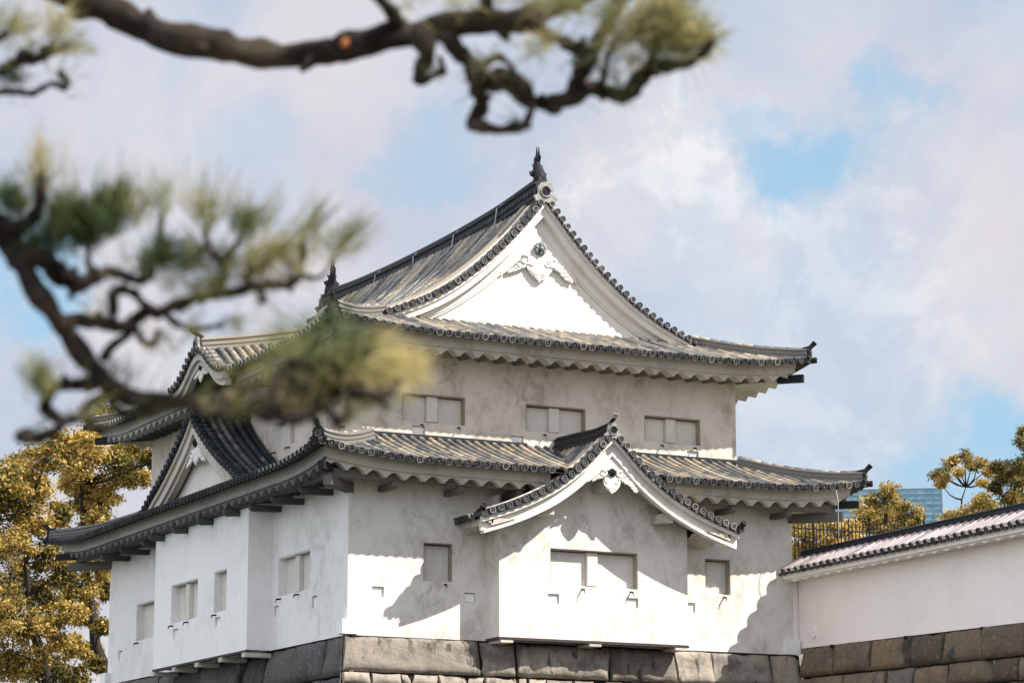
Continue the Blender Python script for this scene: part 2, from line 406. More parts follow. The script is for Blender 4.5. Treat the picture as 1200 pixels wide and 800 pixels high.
def window(O, u, n, a0, a1, z0, z1, double=True, jam=-1):
    """timber-and-plaster shutters set back in the opening, one central post"""
    O, u, n = Vector(O), Vector(u), Vector(n)
    P = lambda a, z, d: O + u * a + Z3 * z - n * d
    def slab(mb, x0, x1, y0, y1, d0, d1): mb.obox(P((x0+x1)/2, (y0+y1)/2, (d0+d1)/2), u*((x1-x0)/2), Z3*((y1-y0)/2), n*((d1-d0)/2))
    w = a1 - a0; base = P((a0+a1)/2, z0, WD)
    mb = MB(); spans = []
    slab(mb, a0+.003, a1-.003, z0+.002, z0+.045, .18, WD+.05)
    if double:
        c = (a0+a1)/2; pw = .17
        slab(mb, c-pw, c+pw, z0+.05, z1-.05, .11, WD+.04)
        spans = [(a0, c-pw), (c+pw, a1)]
    else:
        spans = [(a0, a1)]
    for j, (x0, x1, y0, y1) in enumerate(((a0+.004, a0+.03, z0+.05, z1-.03), (a1-.03, a1-.004, z0+.05, z1-.03), (a0+.004, a1-.004, z1-.03, z1-.003))):
        k0 = len(mb.f); slab(mb, x0, x1, y0, y1, .02, WD+.05); mb.m[k0:] = [1]*(len(mb.m)-k0)
    win = mb.build('window', ['shutter', 'reveal' if n.y < 0 else 'wall'], TUR, base)
    dark = MB(); slab(dark, a0+.002, a1-.002, z0+.002, z1-.002, WD+.06, WD+.12); dark.build('inner_panel', 'wood', win, base)
    for s0, s1 in spans:
        g0, g1 = (.06, .012) if jam < 0 else (.012, .06)
        m2 = MB(); slab(m2, s0+g0, s1-g1, z0+.055, z1-.06, .25, .32)
        m2.build('shutter', 'shutter', win, P((s0+s1)/2, z0, .2))
        m3 = MB(); q = P(s1-.25 if jam < 0 else s0+.3, z0-.06, 0)
        m3.tube([q - n*.1, q + n*.16 - Z3*.05], .025, 8); m3.tube([q + n*.155 - Z3*.05, q + n*.17 - Z3*.14], .012, 6)
        m3.build('drain_spout', 'iron', win, q)
def loophole(O, u, n, a0, a1, z0, z1):
    O, u, n = Vector(O), Vector(u), Vector(n)
    c = O + u*((a0+a1)/2) + Z3*((z0+z1)/2) - n*.085
    mb = MB(); mb.obox(c, u*((a1-a0)/2-.018), Z3*((z1-z0)/2-.018), n*.02)
    mb.build('loophole', 'wall_white', TUR, c)
LH = .12
FR, LF = (Vector((1, 0, 0)), Vector((0, -1, 0))), (Vector((0, 1, 0)), Vector((-1, 0, 0)))

# ---- lower storey
mb = MB()
fwin = [(2.38, 3.31, 1.66, 2.78, False), (11.85, 12.75, 1.74, 2.82, False)]
floop = [(.76, 1.14, 1.12, 1.42), (3.70, 4.06, 1.09, 1.38), (11.14, 11.50, 1.13, 1.44)]
wall_face(mb, (0, 0, 0), *FR, (0, 4.41, 0, 4.95), [(*w[:4], WD+.2) for w in fwin[:1]] + [(*l, LH) for l in floop[:2]], 1)
wall_face(mb, (0, 0, 0), *FR, (10.73, 15, 0, 4.95), [(*w[:4], WD+.2) for w in fwin[1:]] + [(*l, LH) for l in floop[2:]], 1)
wall_face(mb, (0, 0, 0), *FR, (4.41, 10.73, 0, 4.95), [], 1)
lwin = [(2.83, 5.32, 1.58, 2.76, True), (16.5, 18.3, 1.30, 2.56, False)]
lloop = [(2.25, 2.65, 1.0, 1.34), (5.25, 5.62, .98, 1.32), (19.7, 20.15, .75, 1.1)]
wall_face(mb, (0, 0, 0), *LF, (0, 5.8, 0, 4.95), [(*lwin[0][:4], WD+.2)] + [(*l, LH) for l in lloop[:2]])
wall_face(mb, (0, 0, 0), *LF, (5.8, 14.2, 0, 4.95), [])
wall_face(mb, (0, 0, 0), *LF, (14.2, 21.25, 0, 4.95), [(*lwin[1][:4], WD+.2)] + [(*lloop[2], LH)])
wall_face(mb, (15, 0, 0), (0, 1, 0), (1, 0, 0), (0, 21.25, 0, 4.95), [])
wall_face(mb, (0, 21.25, 0), (1, 0, 0), (0, 1, 0), (0, 15, 0, 4.95), [])
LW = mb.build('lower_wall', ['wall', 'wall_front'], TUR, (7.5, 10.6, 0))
for w in fwin: window((0, 0, 0), *FR, *w)
for w in lwin: window((0, 0, 0), *LF, *w)
for l in floop: loophole((0, 0, 0), *FR, *l)
for l in lloop: loophole((0, 0, 0), *LF, *l)
for lo, hi in (((-.22, -.16, .02), (.30, .25, .43)), ((14.62, -.16, .0), (15.14, .2, .46)), ((-.2, 20.9, -.03), (.3, 21.45, .4))):
    mb = MB(); mb.box(lo, hi); mb.build('corner_block', 'wall_white', LW, lo)
# ---- upper storey
UX0, UX1, UY0, UY1 = 1.1, 14.0, 1.585, 20.3
mb = MB()
uwin = [(2.37, 4.47, 6.6, 7.46, True), (6.52, 8.6, 6.6, 7.44, True), (10.67, 12.7, 6.58, 7.42, True)]
uloop = [(2.72, 3.14, 6.16, 6.48), (6.03, 6.45, 6.11, 6.42), (12.2, 12.62, 6.08, 6.40)]
ulw = [(2.4, 4.3, 6.6, 7.48, True), (6.7, 8.7, 6.6, 7.5, True), (12.2, 14.2, 6.6, 7.5, True)]
wall_face(mb, (0, UY0, 0), *FR, (UX0, UX1, 5.4, 9.35), [(*w[:4], WD+.2) for w in uwin] + [(*l, LH) for l in uloop])
wall_face(mb, (UX0, 0, 0), *LF, (UY0, UY1, 5.4, 9.35), [(*w[:4], WD+.2) for w in ulw])
wall_face(mb, (UX1, 0, 0), (0, 1, 0), (1, 0, 0), (UY0, UY1, 5.4, 9.35), [])
wall_face(mb, (0, UY1, 0), (1, 0, 0), (0, 1, 0), (UX0, UX1, 5.4, 9.35), [])
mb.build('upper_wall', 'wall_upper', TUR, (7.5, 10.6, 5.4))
for w in uwin: window((0, UY0, 0), *FR, *w)
for w in ulw: window((UX0, 0, 0), *LF, *w)
for l in uloop: loophole((0, UY0, 0), *FR, *l)

# ---- roof helpers
def side(which, x0, x1, y0, y1):
    if which == 'front': return (lambda a, s, z: Vector((a, y0 + s, z))), x0, x1
    if which == 'back': return (lambda a, s, z: Vector((a, y1 - s, z))), x0, x1
    if which == 'left': return (lambda a, s, z: Vector((x0 + s, a, z))), y0, y1
    return (lambda a, s, z: Vector((x1 - s, a, z))), y0, y1
RW = .305
def tile_field(mb, T, Z, As, s0, s1, w=RW, seg=.30, ring=5, cap=True, r=.088, plate=True, mo=0):
    Va = T(1, 0, 0) - T(0, 0, 0); Vs = T(0, 1, 0) - T(0, 0, 0)
    def frame(a, s):
        e = .02; t = (T(a, s+e, Z(a, s+e)) - T(a, s-e, Z(a, s-e))).normalized()
        n = Va.cross(t); n = n if n.z > 0 else -n
        return t, n.normalized()
    for i, a in enumerate(As):
        b0, b1 = s0(a), s1(a); tone = random.gauss(.54, .19)
        n = max(1, int(round((b1 - b0) / seg)))
        if b1 - b0 > .12:
            for k in range(n):
                sa = b0 + (b1-b0)*k/n; sb = b0 + (b1-b0)*(k+1)/n + .02
                R2 = []
                for s, rr in ((sa, r*1.04), (sb, r*.90)):
                    t, nn = frame(a, s); p = T(a, s, Z(a, s)) + nn*.03
                    R2.append([p + Va*(rr*math.cos(math.pi*j/(ring-1))) + nn*(rr*math.sin(math.pi*j/(ring-1))) for j in range(ring)])
                q = min(max(tone + random.gauss(0, .13), 0), 1)
                mb.loops(R2, False, False, q, mo, True)
                if ring > 4 and k > 0: mb.poly(R2[0], q * .6, mo)
            if cap:
                t, nn = frame(a, b0+.02); p = T(a, b0, Z(a, b0)) + nn*.012
                mb.disc(p, -t, nn, r*1.2, mo+1)
        # pan tiles between this row and the next
        c0, c1 = (b0 + s0(a+w))/2, (b1 + s1(a+w))/2
        if i == len(As)-1 or c1 - c0 < .05: continue
        n = max(1, int(round((c1-c0)/seg))); am = a + w/2
        for k in range(n):
            sa = c0 + (c1-c0)*k/n; sb = c0 + (c1-c0)*(k+1)/n + .03
            q = min(max(tone*.35 + random.gauss(0, .12), 0), 1)
            rr = []
            for s, lift in ((sa, .022), (sb, 0)):
                t, nn = frame(am, s); z = Z(am, s)
                rr.append([T(a + w*f, s, Z(a + w*f, s)) + nn*(h + lift) for f, h in ((.2, .012), (.5, -.035), (.8, .012))])
            mb.loops(rr, False, False, q, mo, False)
        if cap and plate:
            t, nn = frame(am, c0+.02); p = T(am, c0, Z(am, c0)); h = w*.36
            mb.extrude([(-h, .02), (-h*.5, -.02), (0, -.035), (h*.5, -.02), (h, .02), (h, -.03), (h*.5, -.06), (0, -.075), (-h*.5, -.06), (-h, -.03)], p + t*.01, Va, nn, t*.03, random.uniform(.2, .75), mo+1)
def deck(mb, T, Z, a0, a1, s0, s1, da=.3, ds=.5, off=-.07, mat=2):
    n = int((a1-a0)/da); As = [a0 + (a1-a0)*i/n for i in range(n+1)]
    for i in range(n):
        L = []
        for a in (As[i], As[i+1]):
            e0, e1 = s0(a), max(s1(a), s0(a)+.001)
            L.append([T(a, e0+(e1-e0)*k/8, Z(a, e0+(e1-e0)*k/8)+off) for k in range(9)])
        mb.loops(L, False, False, .3, mat)
def eave(T, a0, a1, zc, S, parent, cuts=(), wave=.20, board_h=.27, rise=.10, corners=True, ins=.27, mats=('trim', 'trim')):
    """plastered eave board and the scalloped (plastered rafters) soffit under one straight eave"""
    spans = []; x = a0
    for c0, c1 in list(cuts) + [(a1, a1)]:
        if c0 > x: spans.append((x, c0))
        x = c1
    for (b0, b1) in spans:
        bd, so_ = MB(), MB()
        m0 = corners and b0 == a0; m1 = corners and b1 == a1
        n = max(2, int((b1-b0)/.25)); rings = []
        for i in range(n+1):
            a = b0 + (b1-b0)*i/n; z = zc(a)
            cl = lambda s: min(max(a, b0 + s if m0 else b0), b1 - s if m1 else b1)
            A = ins + .13; B_ = ins + .155; C_ = ins + .30; zt = z + .03
            rings.append([T(cl(A), A, zt), T(cl(A), A, z-.045-board_h*.42), T(cl(B_), B_, z-.045-board_h*.45), T(cl(B_), B_, z-.045-board_h), T(cl(C_), C_, z-.045-board_h), T(cl(C_), C_, zt)])
        bd.loops(rings, True, True, .5)
        n = int((b1-b0)/.04); rings = []
        for i in range(n+1):
            a = b0 + (b1-b0)*i/n; z = zc(a) - .045 - board_h
            wv = wave * (1.07 - math.sqrt(math.sin(math.pi*a/.61)**2 + .006))
            D_ = ins + .24; row = [(D_, z+.05), (D_, z-.03-wv)] + [(s, z - .03 - wv + rise*(s-D_)) for s in (D_+(S-D_)*.33, D_+(S-D_)*.66, S)]
            out = []
            for s, zz in row:
                aa = min(max(a, b0 + s if m0 else b0), b1 - s if m1 else b1); out.append(T(aa, s, zz))
            rings.append(out)
        so_.loops([r[:3] for r in rings], False, False, .5, 0, False); so_.loops([r[2:] for r in rings], False, False, .5, 1 if isinstance(mats[1], tuple) else 0, False)
        for rr in (rings[0], rings[-1]):
            top = [Vector((p.x, p.y, rr[0].z + .1)) for p in rr]
            so_.loops([rr, top], False, False, .5)
        bd.build('eave_board', mats[0], parent, T((b0+b1)/2, .2, zc((b0+b1)/2)))
        so_.build('scalloped_soffit', mats[1], parent, T((b0+b1)/2, .6, zc((b0+b1)/2)))
RIDGE = lambda k, h: [(-.25*k, 0), (-.25*k, .16*h), (-.20*k, .18*h), (-.20*k, .34*h), (-.235*k, .36*h), (-.235*k, .42*h), (-.185*k, .44*h), (-.185*k, .72*h), (-.23*k, .74*h), (-.23*k, .80*h), (-.12*k, .82*h), (-.11*k, .93*h), (-.05*k, h), (.05*k, h), (.11*k, .93*h), (.12*k, .82*h), (.23*k, .80*h), (.23*k, .74*h), (.185*k, .72*h), (.185*k, .44*h), (.235*k, .42*h), (.235*k, .36*h), (.20*k, .34*h), (.20*k, .18*h), (.25*k, .16*h), (.25*k, 0)]
def end_tile(name, parent, p, d, k=1.0, horn=True, mats=('grey_tile', 'black')):
    """ridge-end tile: shouldered plate, central roundel, curled feet, optional projecting horn tile"""
    p, d = Vector(p), Vector(d).normalized(); s = Z3.cross(d).normalized(); up = d.cross(s); up = up if up.z > 0 else -up
    mb = MB()
    ol = [(-.34, -.28), (-.40, -.16), (-.33, -.06), (-.27, .02), (-.27, .22), (-.18, .36), (0, .42), (.18, .36), (.27, .22), (.27, .02), (.33, -.06), (.40, -.16), (.34, -.28), (.22, -.2), (.12, -.3), (-.12, -.3), (-.22, -.2)]
    mb.extrude([(a*k, b*k) for a, b in ol], p, s, up, d*.10*k, .6, 0)
    rim = [(.19*math.cos(t*math.pi/7)*k, (.08 + .19*math.sin(t*math.pi/7))*k) for t in range(14)]
    mb.tube([p + s*a + up*c + d*.11*k for a, c in rim] + [p + s*rim[0][0] + up*rim[0][1] + d*.11*k], .035*k, 6, .8, 0)
    mb.disc(p + d*.10*k + up*.08*k, d, up, .15*k, 1, 14, .04*k)
    for sg in (-1, 1):
        pts = [p + d*.06*k + s*(sg*(.33 + .09*math.cos(t))*k) + up*((-.18 + .09*math.sin(t))*k) for t in [i*.6 for i in range(9)]]
        mb.tube(pts, .04*k, 6, .5, 0)
    if horn:
        h0 = p + up*.38*k - d*.22*k; h1 = p + up*.60*k + d*.22*k; h2 = p + up*.72*k + d*.30*k
        mb.tube([h0, h1, h2], [.085*k, .085*k, .085*k], 10, .4, 1)
        mb.disc(h2, (h2-h1), up, .10*k, 0, 12, .03*k)
    return mb.build(name, mats, parent, p)
def hip(T_path, parent, k=.8, h=.34, mats='tile', tip=True):
    mb = MB(); mb.sweep(T_path, None, RIDGE(k, h), .45)
    pth = [Vector(p) for p in T_path]
    # joints of the top round tiles
    L = 0
    for i in range(len(pth)-1):
        mb.tube([pth[i] + Z3*(h*.93), pth[i+1] + Z3*(h*.93)], [.085*k, .075*k], 8, random.uniform(.1, .9))
    o = mb.build('hip_ridge', mats, parent, pth[0])
    if tip:
        d = (pth[0] - pth[2]); d.z = 0; d.normalize()
        end_tile('ridge_end_tile', o, pth[0] + d*.02 + Z3*.12, d, .62, False, ('black', 'cap'))
        m2 = MB(); p = pth[0] + Z3*(h*.85)
        m2.tube([p - d*.3, p + d*.05 + Z3*.06, p + d*.22 + Z3*.22], [.075, .08, .07], 10, .3)
        m2.disc(p + d*.22 + Z3*.22, d*.17 + Z3*.16, Z3, .085, 0)
        m2.build('horn_tile', 'black', o, p)
        m3 = MB(); q = pth[0] - Z3*.1
        m3.tube([q - d*.2, q + d*.24 + Z3*.05], [.08, .09], 10, .3); m3.disc(q + d*.24 + Z3*.05, d, Z3, .10, 0)
        m3.build('corner_tile', 'black', o, q)
    return o
def verge(mb, T, prof, side_, d0, d1, step=.285, length=.55, r=.092, t0=0.0):
    """row of short round tiles lying across the gable edge, stepping down the curve"""
    ds = np.linspace(d0, d1, 400); zz = [prof(d) for d in ds]
    arc = np.concatenate([[0], np.cumsum(np.hypot(np.diff(ds), np.diff(zz)))])
    Vt = T(1, 0, 0) - T(0, 0, 0)
    n = int(arc[-1]/step)
    for i in range(n+1):
        s = arc[-1]*i/n if n else 0; d = float(np.interp(s, arc, ds)); e = .02
        tg = (T(0, side_*(d+e), prof(d+e)) - T(0, side_*(d-e), prof(d-e))).normalized()
        nn = Vt.cross(tg); nn = nn if nn.z > 0 else -nn
        p = T(t0, side_*d, prof(d)) + nn*.055
        q = random.uniform(.05, .75)
        mb.tube([p, p + Vt*(length*.5)], [r*1.02, r*.9], 10, q, 0); mb.tube([p + Vt*(length*.5), p + Vt*length], [r*1.02, r*.9], 10, random.uniform(.05, .75), 0)
        mb.disc(p, -Vt, nn, r*1.1, 1)
        if i < n:
            d2 = float(np.interp(s + step/2, arc, ds)); p2 = T(t0, side_*d2, prof(d2)) + nn*.0
            mb.extrude([(-.09, .0), (.09, 0), (.08, -.06), (0, -.09), (-.08, -.06)], p2 + Vt*.02, tg, nn, Vt*.03, random.uniform(.2, .7), 1)
            mb.obox(p2 + Vt*(length/2+.03), tg*.09, nn*.015, Vt*(length/2), random.uniform(.1, .5), 0)
def band(mb, T, prof, ds, top, bot, t0, t1, mat=0):
    rings = []
    for d in ds:
        zt, zb = prof(abs(d)) - top(abs(d)), prof(abs(d)) - bot(abs(d))
        rings.append([T(t0, d, zt), T(t1, d, zt), T(t1, d, zb), T(t0, d, zb)])
    mb.loops(rings, True, True, .5, mat)
def pendant(name, parent, T, c_z, t, k, mats=('carved', 'bronze'), d=0.0, web=(.75, 1.0)):
    """carved gable pendant: scrolled heart, leafy wings, six-petalled boss"""
    o = T(t, d, c_z); s = (T(0, 1, 0) - T(0, 0, 0)); f = -(T(1, 0, 0) - T(0, 0, 0))
    P = lambda a, b, e=0: o + s*(a*k) + Z3*(b*k) + f*(e*k)
    mb = MB()
    half = [(0, -.95), (.10, -.84), (.28, -.74), (.40, -.60), (.50, -.44), (.545, -.28), (.50, -.12), (.40, -.03), (.28, -.02), (.2, .1), (.22, .25), (0, .34)]
    ol = half + [(-a, b) for a, b in half[-2:0:-1]]
    mb.extrude([(a*k, b*k) for a, b in ol], o, s, Z3, f*(.07*k), .5, 0)
    for sg in (-1, 1):
        sp = [P(sg*(.27 + (.23 - .022*i)*math.cos(.5*i - 1.0)), -.24 + (.23 - .022*i)*math.sin(.5*i - 1.0)*-1, .075) for i in range(10)]
        mb.tube(sp, [.045*k*(1 - .05*i) for i in range(10)], 6, .5, 0)
        for j, (y0, y1, x1) in enumerate(((-.52, -.60, .44), (-.64, -.70, .34), (-.76, -.80, .2))):
            mb.tube([P(sg*.03, y1-.08, .07), P(sg*x1*.5, y1 - .05, .085), P(sg*x1, y0, .07)], .022*k, 5, .5, 0)
        h_, sl_ = web; x = .52; rr = .20; y = h_ - sl_*x - .42
        for i in range(7):
            rr *= random.uniform(.82, 1.2); y += random.uniform(-.03, .03)
            pts = [P(sg*(x + rr*math.cos(q)), y + rr*.8*math.sin(q)*-1, .05) for q in [.9*jj for jj in range(7)]]
            mb.tube(pts, [rr*.34*k]*7, 6, .5, 0)
            mb.obox(P(sg*x, y, .03), s*(rr*.8*k), Z3*(rr*.75*k), f*(.03*k), .5, 0)
            mb.tube([P(sg*(x+.03), y-.02, .04), P(sg*(x + rr*.5), y - rr*1.25, .05), P(sg*(x + rr*1.0), y - rr*1.0, .04)], [rr*.3*k, rr*.22*k, .01*k], 5, .5, 0)
            x += rr*.95; rr *= .86; y = h_ - sl_*x - .12 - rr*1.7
    h_, sl_ = web; wl_ = [(0, h_ + .22), (.75, h_ - sl_*.75 + .22), (1.45, h_ - sl_*1.45 + .16), (1.5, h_ - sl_*1.5 - .08), (1.1, h_ - sl_*1.1 - .14), (.75, h_ - sl_*.75 - .18), (.45, h_ - sl_*.45 - .28)]
    mb.extrude([(a*k, b*k) for a, b in wl_ + [(-a, b) for a, b in wl_[:0:-1]]], o - f*(.03*k), s, Z3, f*(.05*k), .5, 0)
    body = mb.build(name, mats[0], parent, o)
    m2 = MB(); c = P(0, .24, .07)
    hexr = lambda rr, e: [c + (s*math.cos(j*math.pi/3) + Z3*math.sin(j*math.pi/3))*(rr*k) + f*(e*k) for j in range(6)]
    m2.loops([hexr(.25, 0), hexr(.25, .05), hexr(.19, .08)], True, True, .5)
    for j in range(6):
        q = c + (s*math.cos(j*math.pi/3+.5) + Z3*math.sin(j*math.pi/3+.5))*(.17*k) + f*.07*k
        m2.tube([q, q + f*(.05*k)], [.075*k, .045*k], 8, .5)
    m2.tube([c + f*.06*k, c + f*(.18*k), c + f*.21*k], [.085*k, .08*k, .03*k], 8, .5)
    m2.build('boss', mats[1], body, c)
    return body

# ---- lower roof
LX0, LX1, LY0, LY1 = -1.75, 16.75, -1.75, 23.3
def upturn(a, a0, a1, h, L=3.6): return h*max(0, 1 - min(a-a0, a1-a)/L)**2
lowrise = interp([0, .8, 1.7, 2.6, 3.5], [4.88, 5.12, 5.42, 5.76, 6.16])
def LZ(a0, a1): return lambda a, s: lowrise(s) + upturn(a, a0, a1, .36)*max(0, 1 - s/3)
pporch = interp([0, .3, .8, 1.75, 2.6, 3.3, 4.05, 4.4], [6.02, 5.75, 5.24, 4.51, 4.05, 3.75, 3.49, 3.38])
PC, PY = 7.65, -2.0           # porch gable: centre line and verge plane
dform = interp([0, .5, 1.2, 2.05, 3.0, 3.6, 4.3, 5.0], [7.98, 7.52, 7.02, 6.48, 5.96, 5.68, 5.30, 5.0])
DC, DX = 10.85, -1.0          # left dormer gable
rmb = MB()
T, a0, a1 = side('front', LX0, LX1, LY0, LY1); Z = LZ(a0, a1)
def low_s0(a):
    d = abs(a - PC)
    if d > 1.75: return 0.0
    zp = pporch(d); s = 0.0
    while s < 3.3 and lowrise(s) < zp - .03: s += .05
    return s
n = int((a1-a0)/RW); rows = [a0 + .15 + i*(a1-a0-.3)/n for i in range(n+1)]; w_ = (a1-a0-.3)/n
low_s1 = lambda S, b0, b1: (lambda a: max(0, min(S, a-b0, b1-a)))
def clip01(f0, f1): return lambda a: min(f0(a), f1(a))
s1f = low_s1(3.34, a0, a1)
tile_field(rmb, T, Z, [r for r in rows if r < PC-1.7], lambda a: 0.0, s1f, w_)
tile_field(rmb, T, Z, [r for r in rows if r > PC+1.7], lambda a: 0.0, s1f, w_)
tile_field(rmb, T, Z, [r for r in rows if abs(r-PC) <= 1.7], clip01(low_s0, s1f), s1f, w_, cap=False)
deck(rmb, T, Z, a0, PC-1.7, lambda a: .0, s1f); deck(rmb, T, Z, PC+1.7, a1, lambda a: .0, s1f); deck(rmb, T, Z, PC-1.7, PC+1.7, clip01(low_s0, s1f), s1f)
T, b0, b1 = side('left', LX0, LX1, LY0, LY1); Zl = LZ(b0, b1); s1l = low_s1(2.86, b0, b1)
n = int((b1-b0)/RW); rows = [b0 + .15 + i*(b1-b0-.3)/n for i in range(n+1)]
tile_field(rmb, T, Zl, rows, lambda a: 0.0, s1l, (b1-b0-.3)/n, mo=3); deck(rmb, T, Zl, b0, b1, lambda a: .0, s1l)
for wh in ('right', 'back'):
    T, c0, c1 = side(wh, LX0, LX1, LY0, LY1); Zr = LZ(c0, c1); S = 2.76 if wh == 'right' else 3.0
    n = int((c1-c0)/RW); rows = [c0 + .15 + i*(c1-c0-.3)/n for i in range(n+1)]
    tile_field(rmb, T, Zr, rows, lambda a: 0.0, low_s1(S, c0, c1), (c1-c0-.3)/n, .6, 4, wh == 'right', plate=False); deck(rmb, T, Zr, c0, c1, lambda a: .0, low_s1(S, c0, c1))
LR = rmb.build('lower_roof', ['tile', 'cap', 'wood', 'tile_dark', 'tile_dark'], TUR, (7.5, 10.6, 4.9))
T, a0, a1 = side('front', LX0, LX1, LY0, LY1)
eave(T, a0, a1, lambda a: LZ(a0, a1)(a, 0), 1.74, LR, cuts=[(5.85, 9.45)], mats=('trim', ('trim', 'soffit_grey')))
for wh in ('left', 'right', 'back'):
    T, a0, a1 = side(wh, LX0, LX1, LY0, LY1); eave(T, a0, a1, (lambda A0, A1: lambda a: LZ(A0, A1)(a, 0))(a0, a1), 1.74, LR, mats=('trim_grey', ('trim_dark', 'soffit_dark')) if wh == 'left' else ('trim', 'trim'))
def hip_path(cx, cy, dx, dy, L, Zf, n=11, lift=.0, dir_=1):
    return [(cx + dx*(L*i/n), cy + dy*(L*i/n), Zf(L*i/n) + lift) for i in range(n+1)]
zl = lambda s: lowrise(s) + .36*max(0, 1 - s/3.6)**2*max(0, 1 - s/3) + .02
hip(hip_path(LX0+.12, LY0+.12, 1, 1, 2.75, lambda q: zl(q+.12)), LR)
hip(hip_path(LX1-.12, LY0+.12, -1, 1, 2.8, lambda q: zl(q+.12)), LR)
hip(hip_path(LX0+.12, LY1-.12, 1, -1, 2.75, lambda q: zl(q+.12)), LR)
hip(hip_path(LX1-.12, LY1-.12, -1, -1, 2.75, lambda q: zl(q+.12)), LR)
# flashing tiles where the roof meets the upper wall
for x0, x1 in ((1.0, 6.5), (8.8, 14.1)):
    mb = MB(); mb.sweep([(x0, 1.52, 6.10), (x1, 1.52, 6.10)], None, [(-.06, 0), (-.06, .05), (0, .10), (.08, .10), (.08, 0)], .2); mb.build('wall_flashing', 'tile_dark', LR, (x0, 1.5, 6.1))
# purlin, brackets and corner rafters under the lower eave
mb = MB()
for lo, hi, mt in (((-.98, -.98, 4.34), (5.2, -.78, 4.6), 'soffit_grey'), ((10., -.98, 4.34), (15.98, -.78, 4.6), 'soffit_grey'), ((-.98, -.77, 4.34), (-.78, 22.2, 4.6), 'soffit_dark'), ((15.78, -.77, 4.34), (15.98, 22.2, 4.6), 'trim')):
    mb = MB(); mb.box(lo, hi); mb.build('eave_purlin', mt, LR, lo)
def bracket(p, d, L=1.06):
    p, d = Vector(p), Vector(d); s = Z3.cross(d)
    mb = MB(); mb.extrude([(0, .10), (L-.14, .07), (L-.03, .14), (L, .27), (0, .27)], p - s*.09, d, Z3, s*.18, .5)
    mb.build('bracket', 'soffit_grey' if d.x == 0 else 'soffit_dark', TUR, p)
for x in (1.0, 3.1, 5.0, 10.4, 12.3, 14.3): bracket((x, .02, 4.05), (0, -1, 0))
for y in (1.2, 3.4, 5.2, 15.0, 17.2, 19.2): bracket((.02, y, 4.05), (-1, 0, 0))
for y in (6.6, 8.9, 11.2, 13.4): bracket((-.78, y, 4.05), (-1, 0, 0), .55)
for (x, y, dx, dy) in ((0.05, 0.05, -1, -1), (14.95, .05, 1, -1), (.05, 21.2, -1, 1)):
    d = Vector((dx, dy, 0)).normalized(); s = Z3.cross(d); p = Vector((x, y, 4.30))
    mb = MB(); mb.obox(p + d*.85 + Z3*(-.08), d*.85, s*.13, Z3*.14, .5, 0); mb.build('bracket', 'soffit_grey', TUR, p)
    mb = MB(); mb.obox(p + d*1.85 + Z3*.28, d*.36, s*.09, Z3*.11, .5, 0); mb.build('corner_rafter', 'black', LR, p)

# ---- overhanging bays (stone-drop bays)
def bay_front():
    mb = MB(); X0, X1, Y = 4.41, 10.73, -.85
    wins = [(6.08, 9.02, 1.64, 2.72, True)]; lps = [(6.0, 6.38, 1.1, 1.38), (8.65, 9.03, 1.1, 1.38)]
    wall_face(mb, (0, Y, 0), *FR, (X0, X1, .06, 3.4), [(*wins[0][:4], WD+.2)] + [(*l, LH) for l in lps])
    xs = np.linspace(X0, X1, 41); rings = [[(x, Y, 3.4), (x, Y, max(3.41, pporch(abs(x-PC)) - .12))] for x in xs]
    mb.loops(rings, False, False)
    for x, n in ((X0, -1), (X1, 1)): mb.quad((x, Y, .06), (x, 0, .06), (x, 0, 4.2), (x, Y, 4.2))
    mb.quad((X0, Y, .06), (X1, Y, .06), (X1, Y+.14, .06), (X0, Y+.14, .06))
    mb.quad((X0, Y+.14, .06), (X1, Y+.14, .06), (X1, Y+.14, .5), (X0, Y+.14, .5))
    o = mb.build('overhanging_bay', 'wall_front', TUR, ((X0+X1)/2, Y, .06))
    window((0, Y, 0), *FR, *wins[0])
    for l in lps: loophole((0, Y, 0), *FR, *l)
    m = MB(); m.box((X0-.02, Y-.02, -.02), (X1+.02, Y+.1, .055)); m.box((X0-.02, Y+.1, -.02), (X0+.08, -.003, .055)); m.box((X1-.08, Y+.1, -.02), (X1+.02, -.003, .055)); m.box((X0+.1, Y+.12, .3), (X1-.1, -.005, .34))
    m.build('bottom_sill', 'wood', o, (7.5, Y, 0))
    for x in (X0+.25, (X0+X1)/2, X1-.25):
        m = MB(); m.box((x-.2, Y-.012, -.10), (x+.2, 0, -.025)); m.build('beam_end', 'trim', o, (x, Y, -.1))
bay_front()
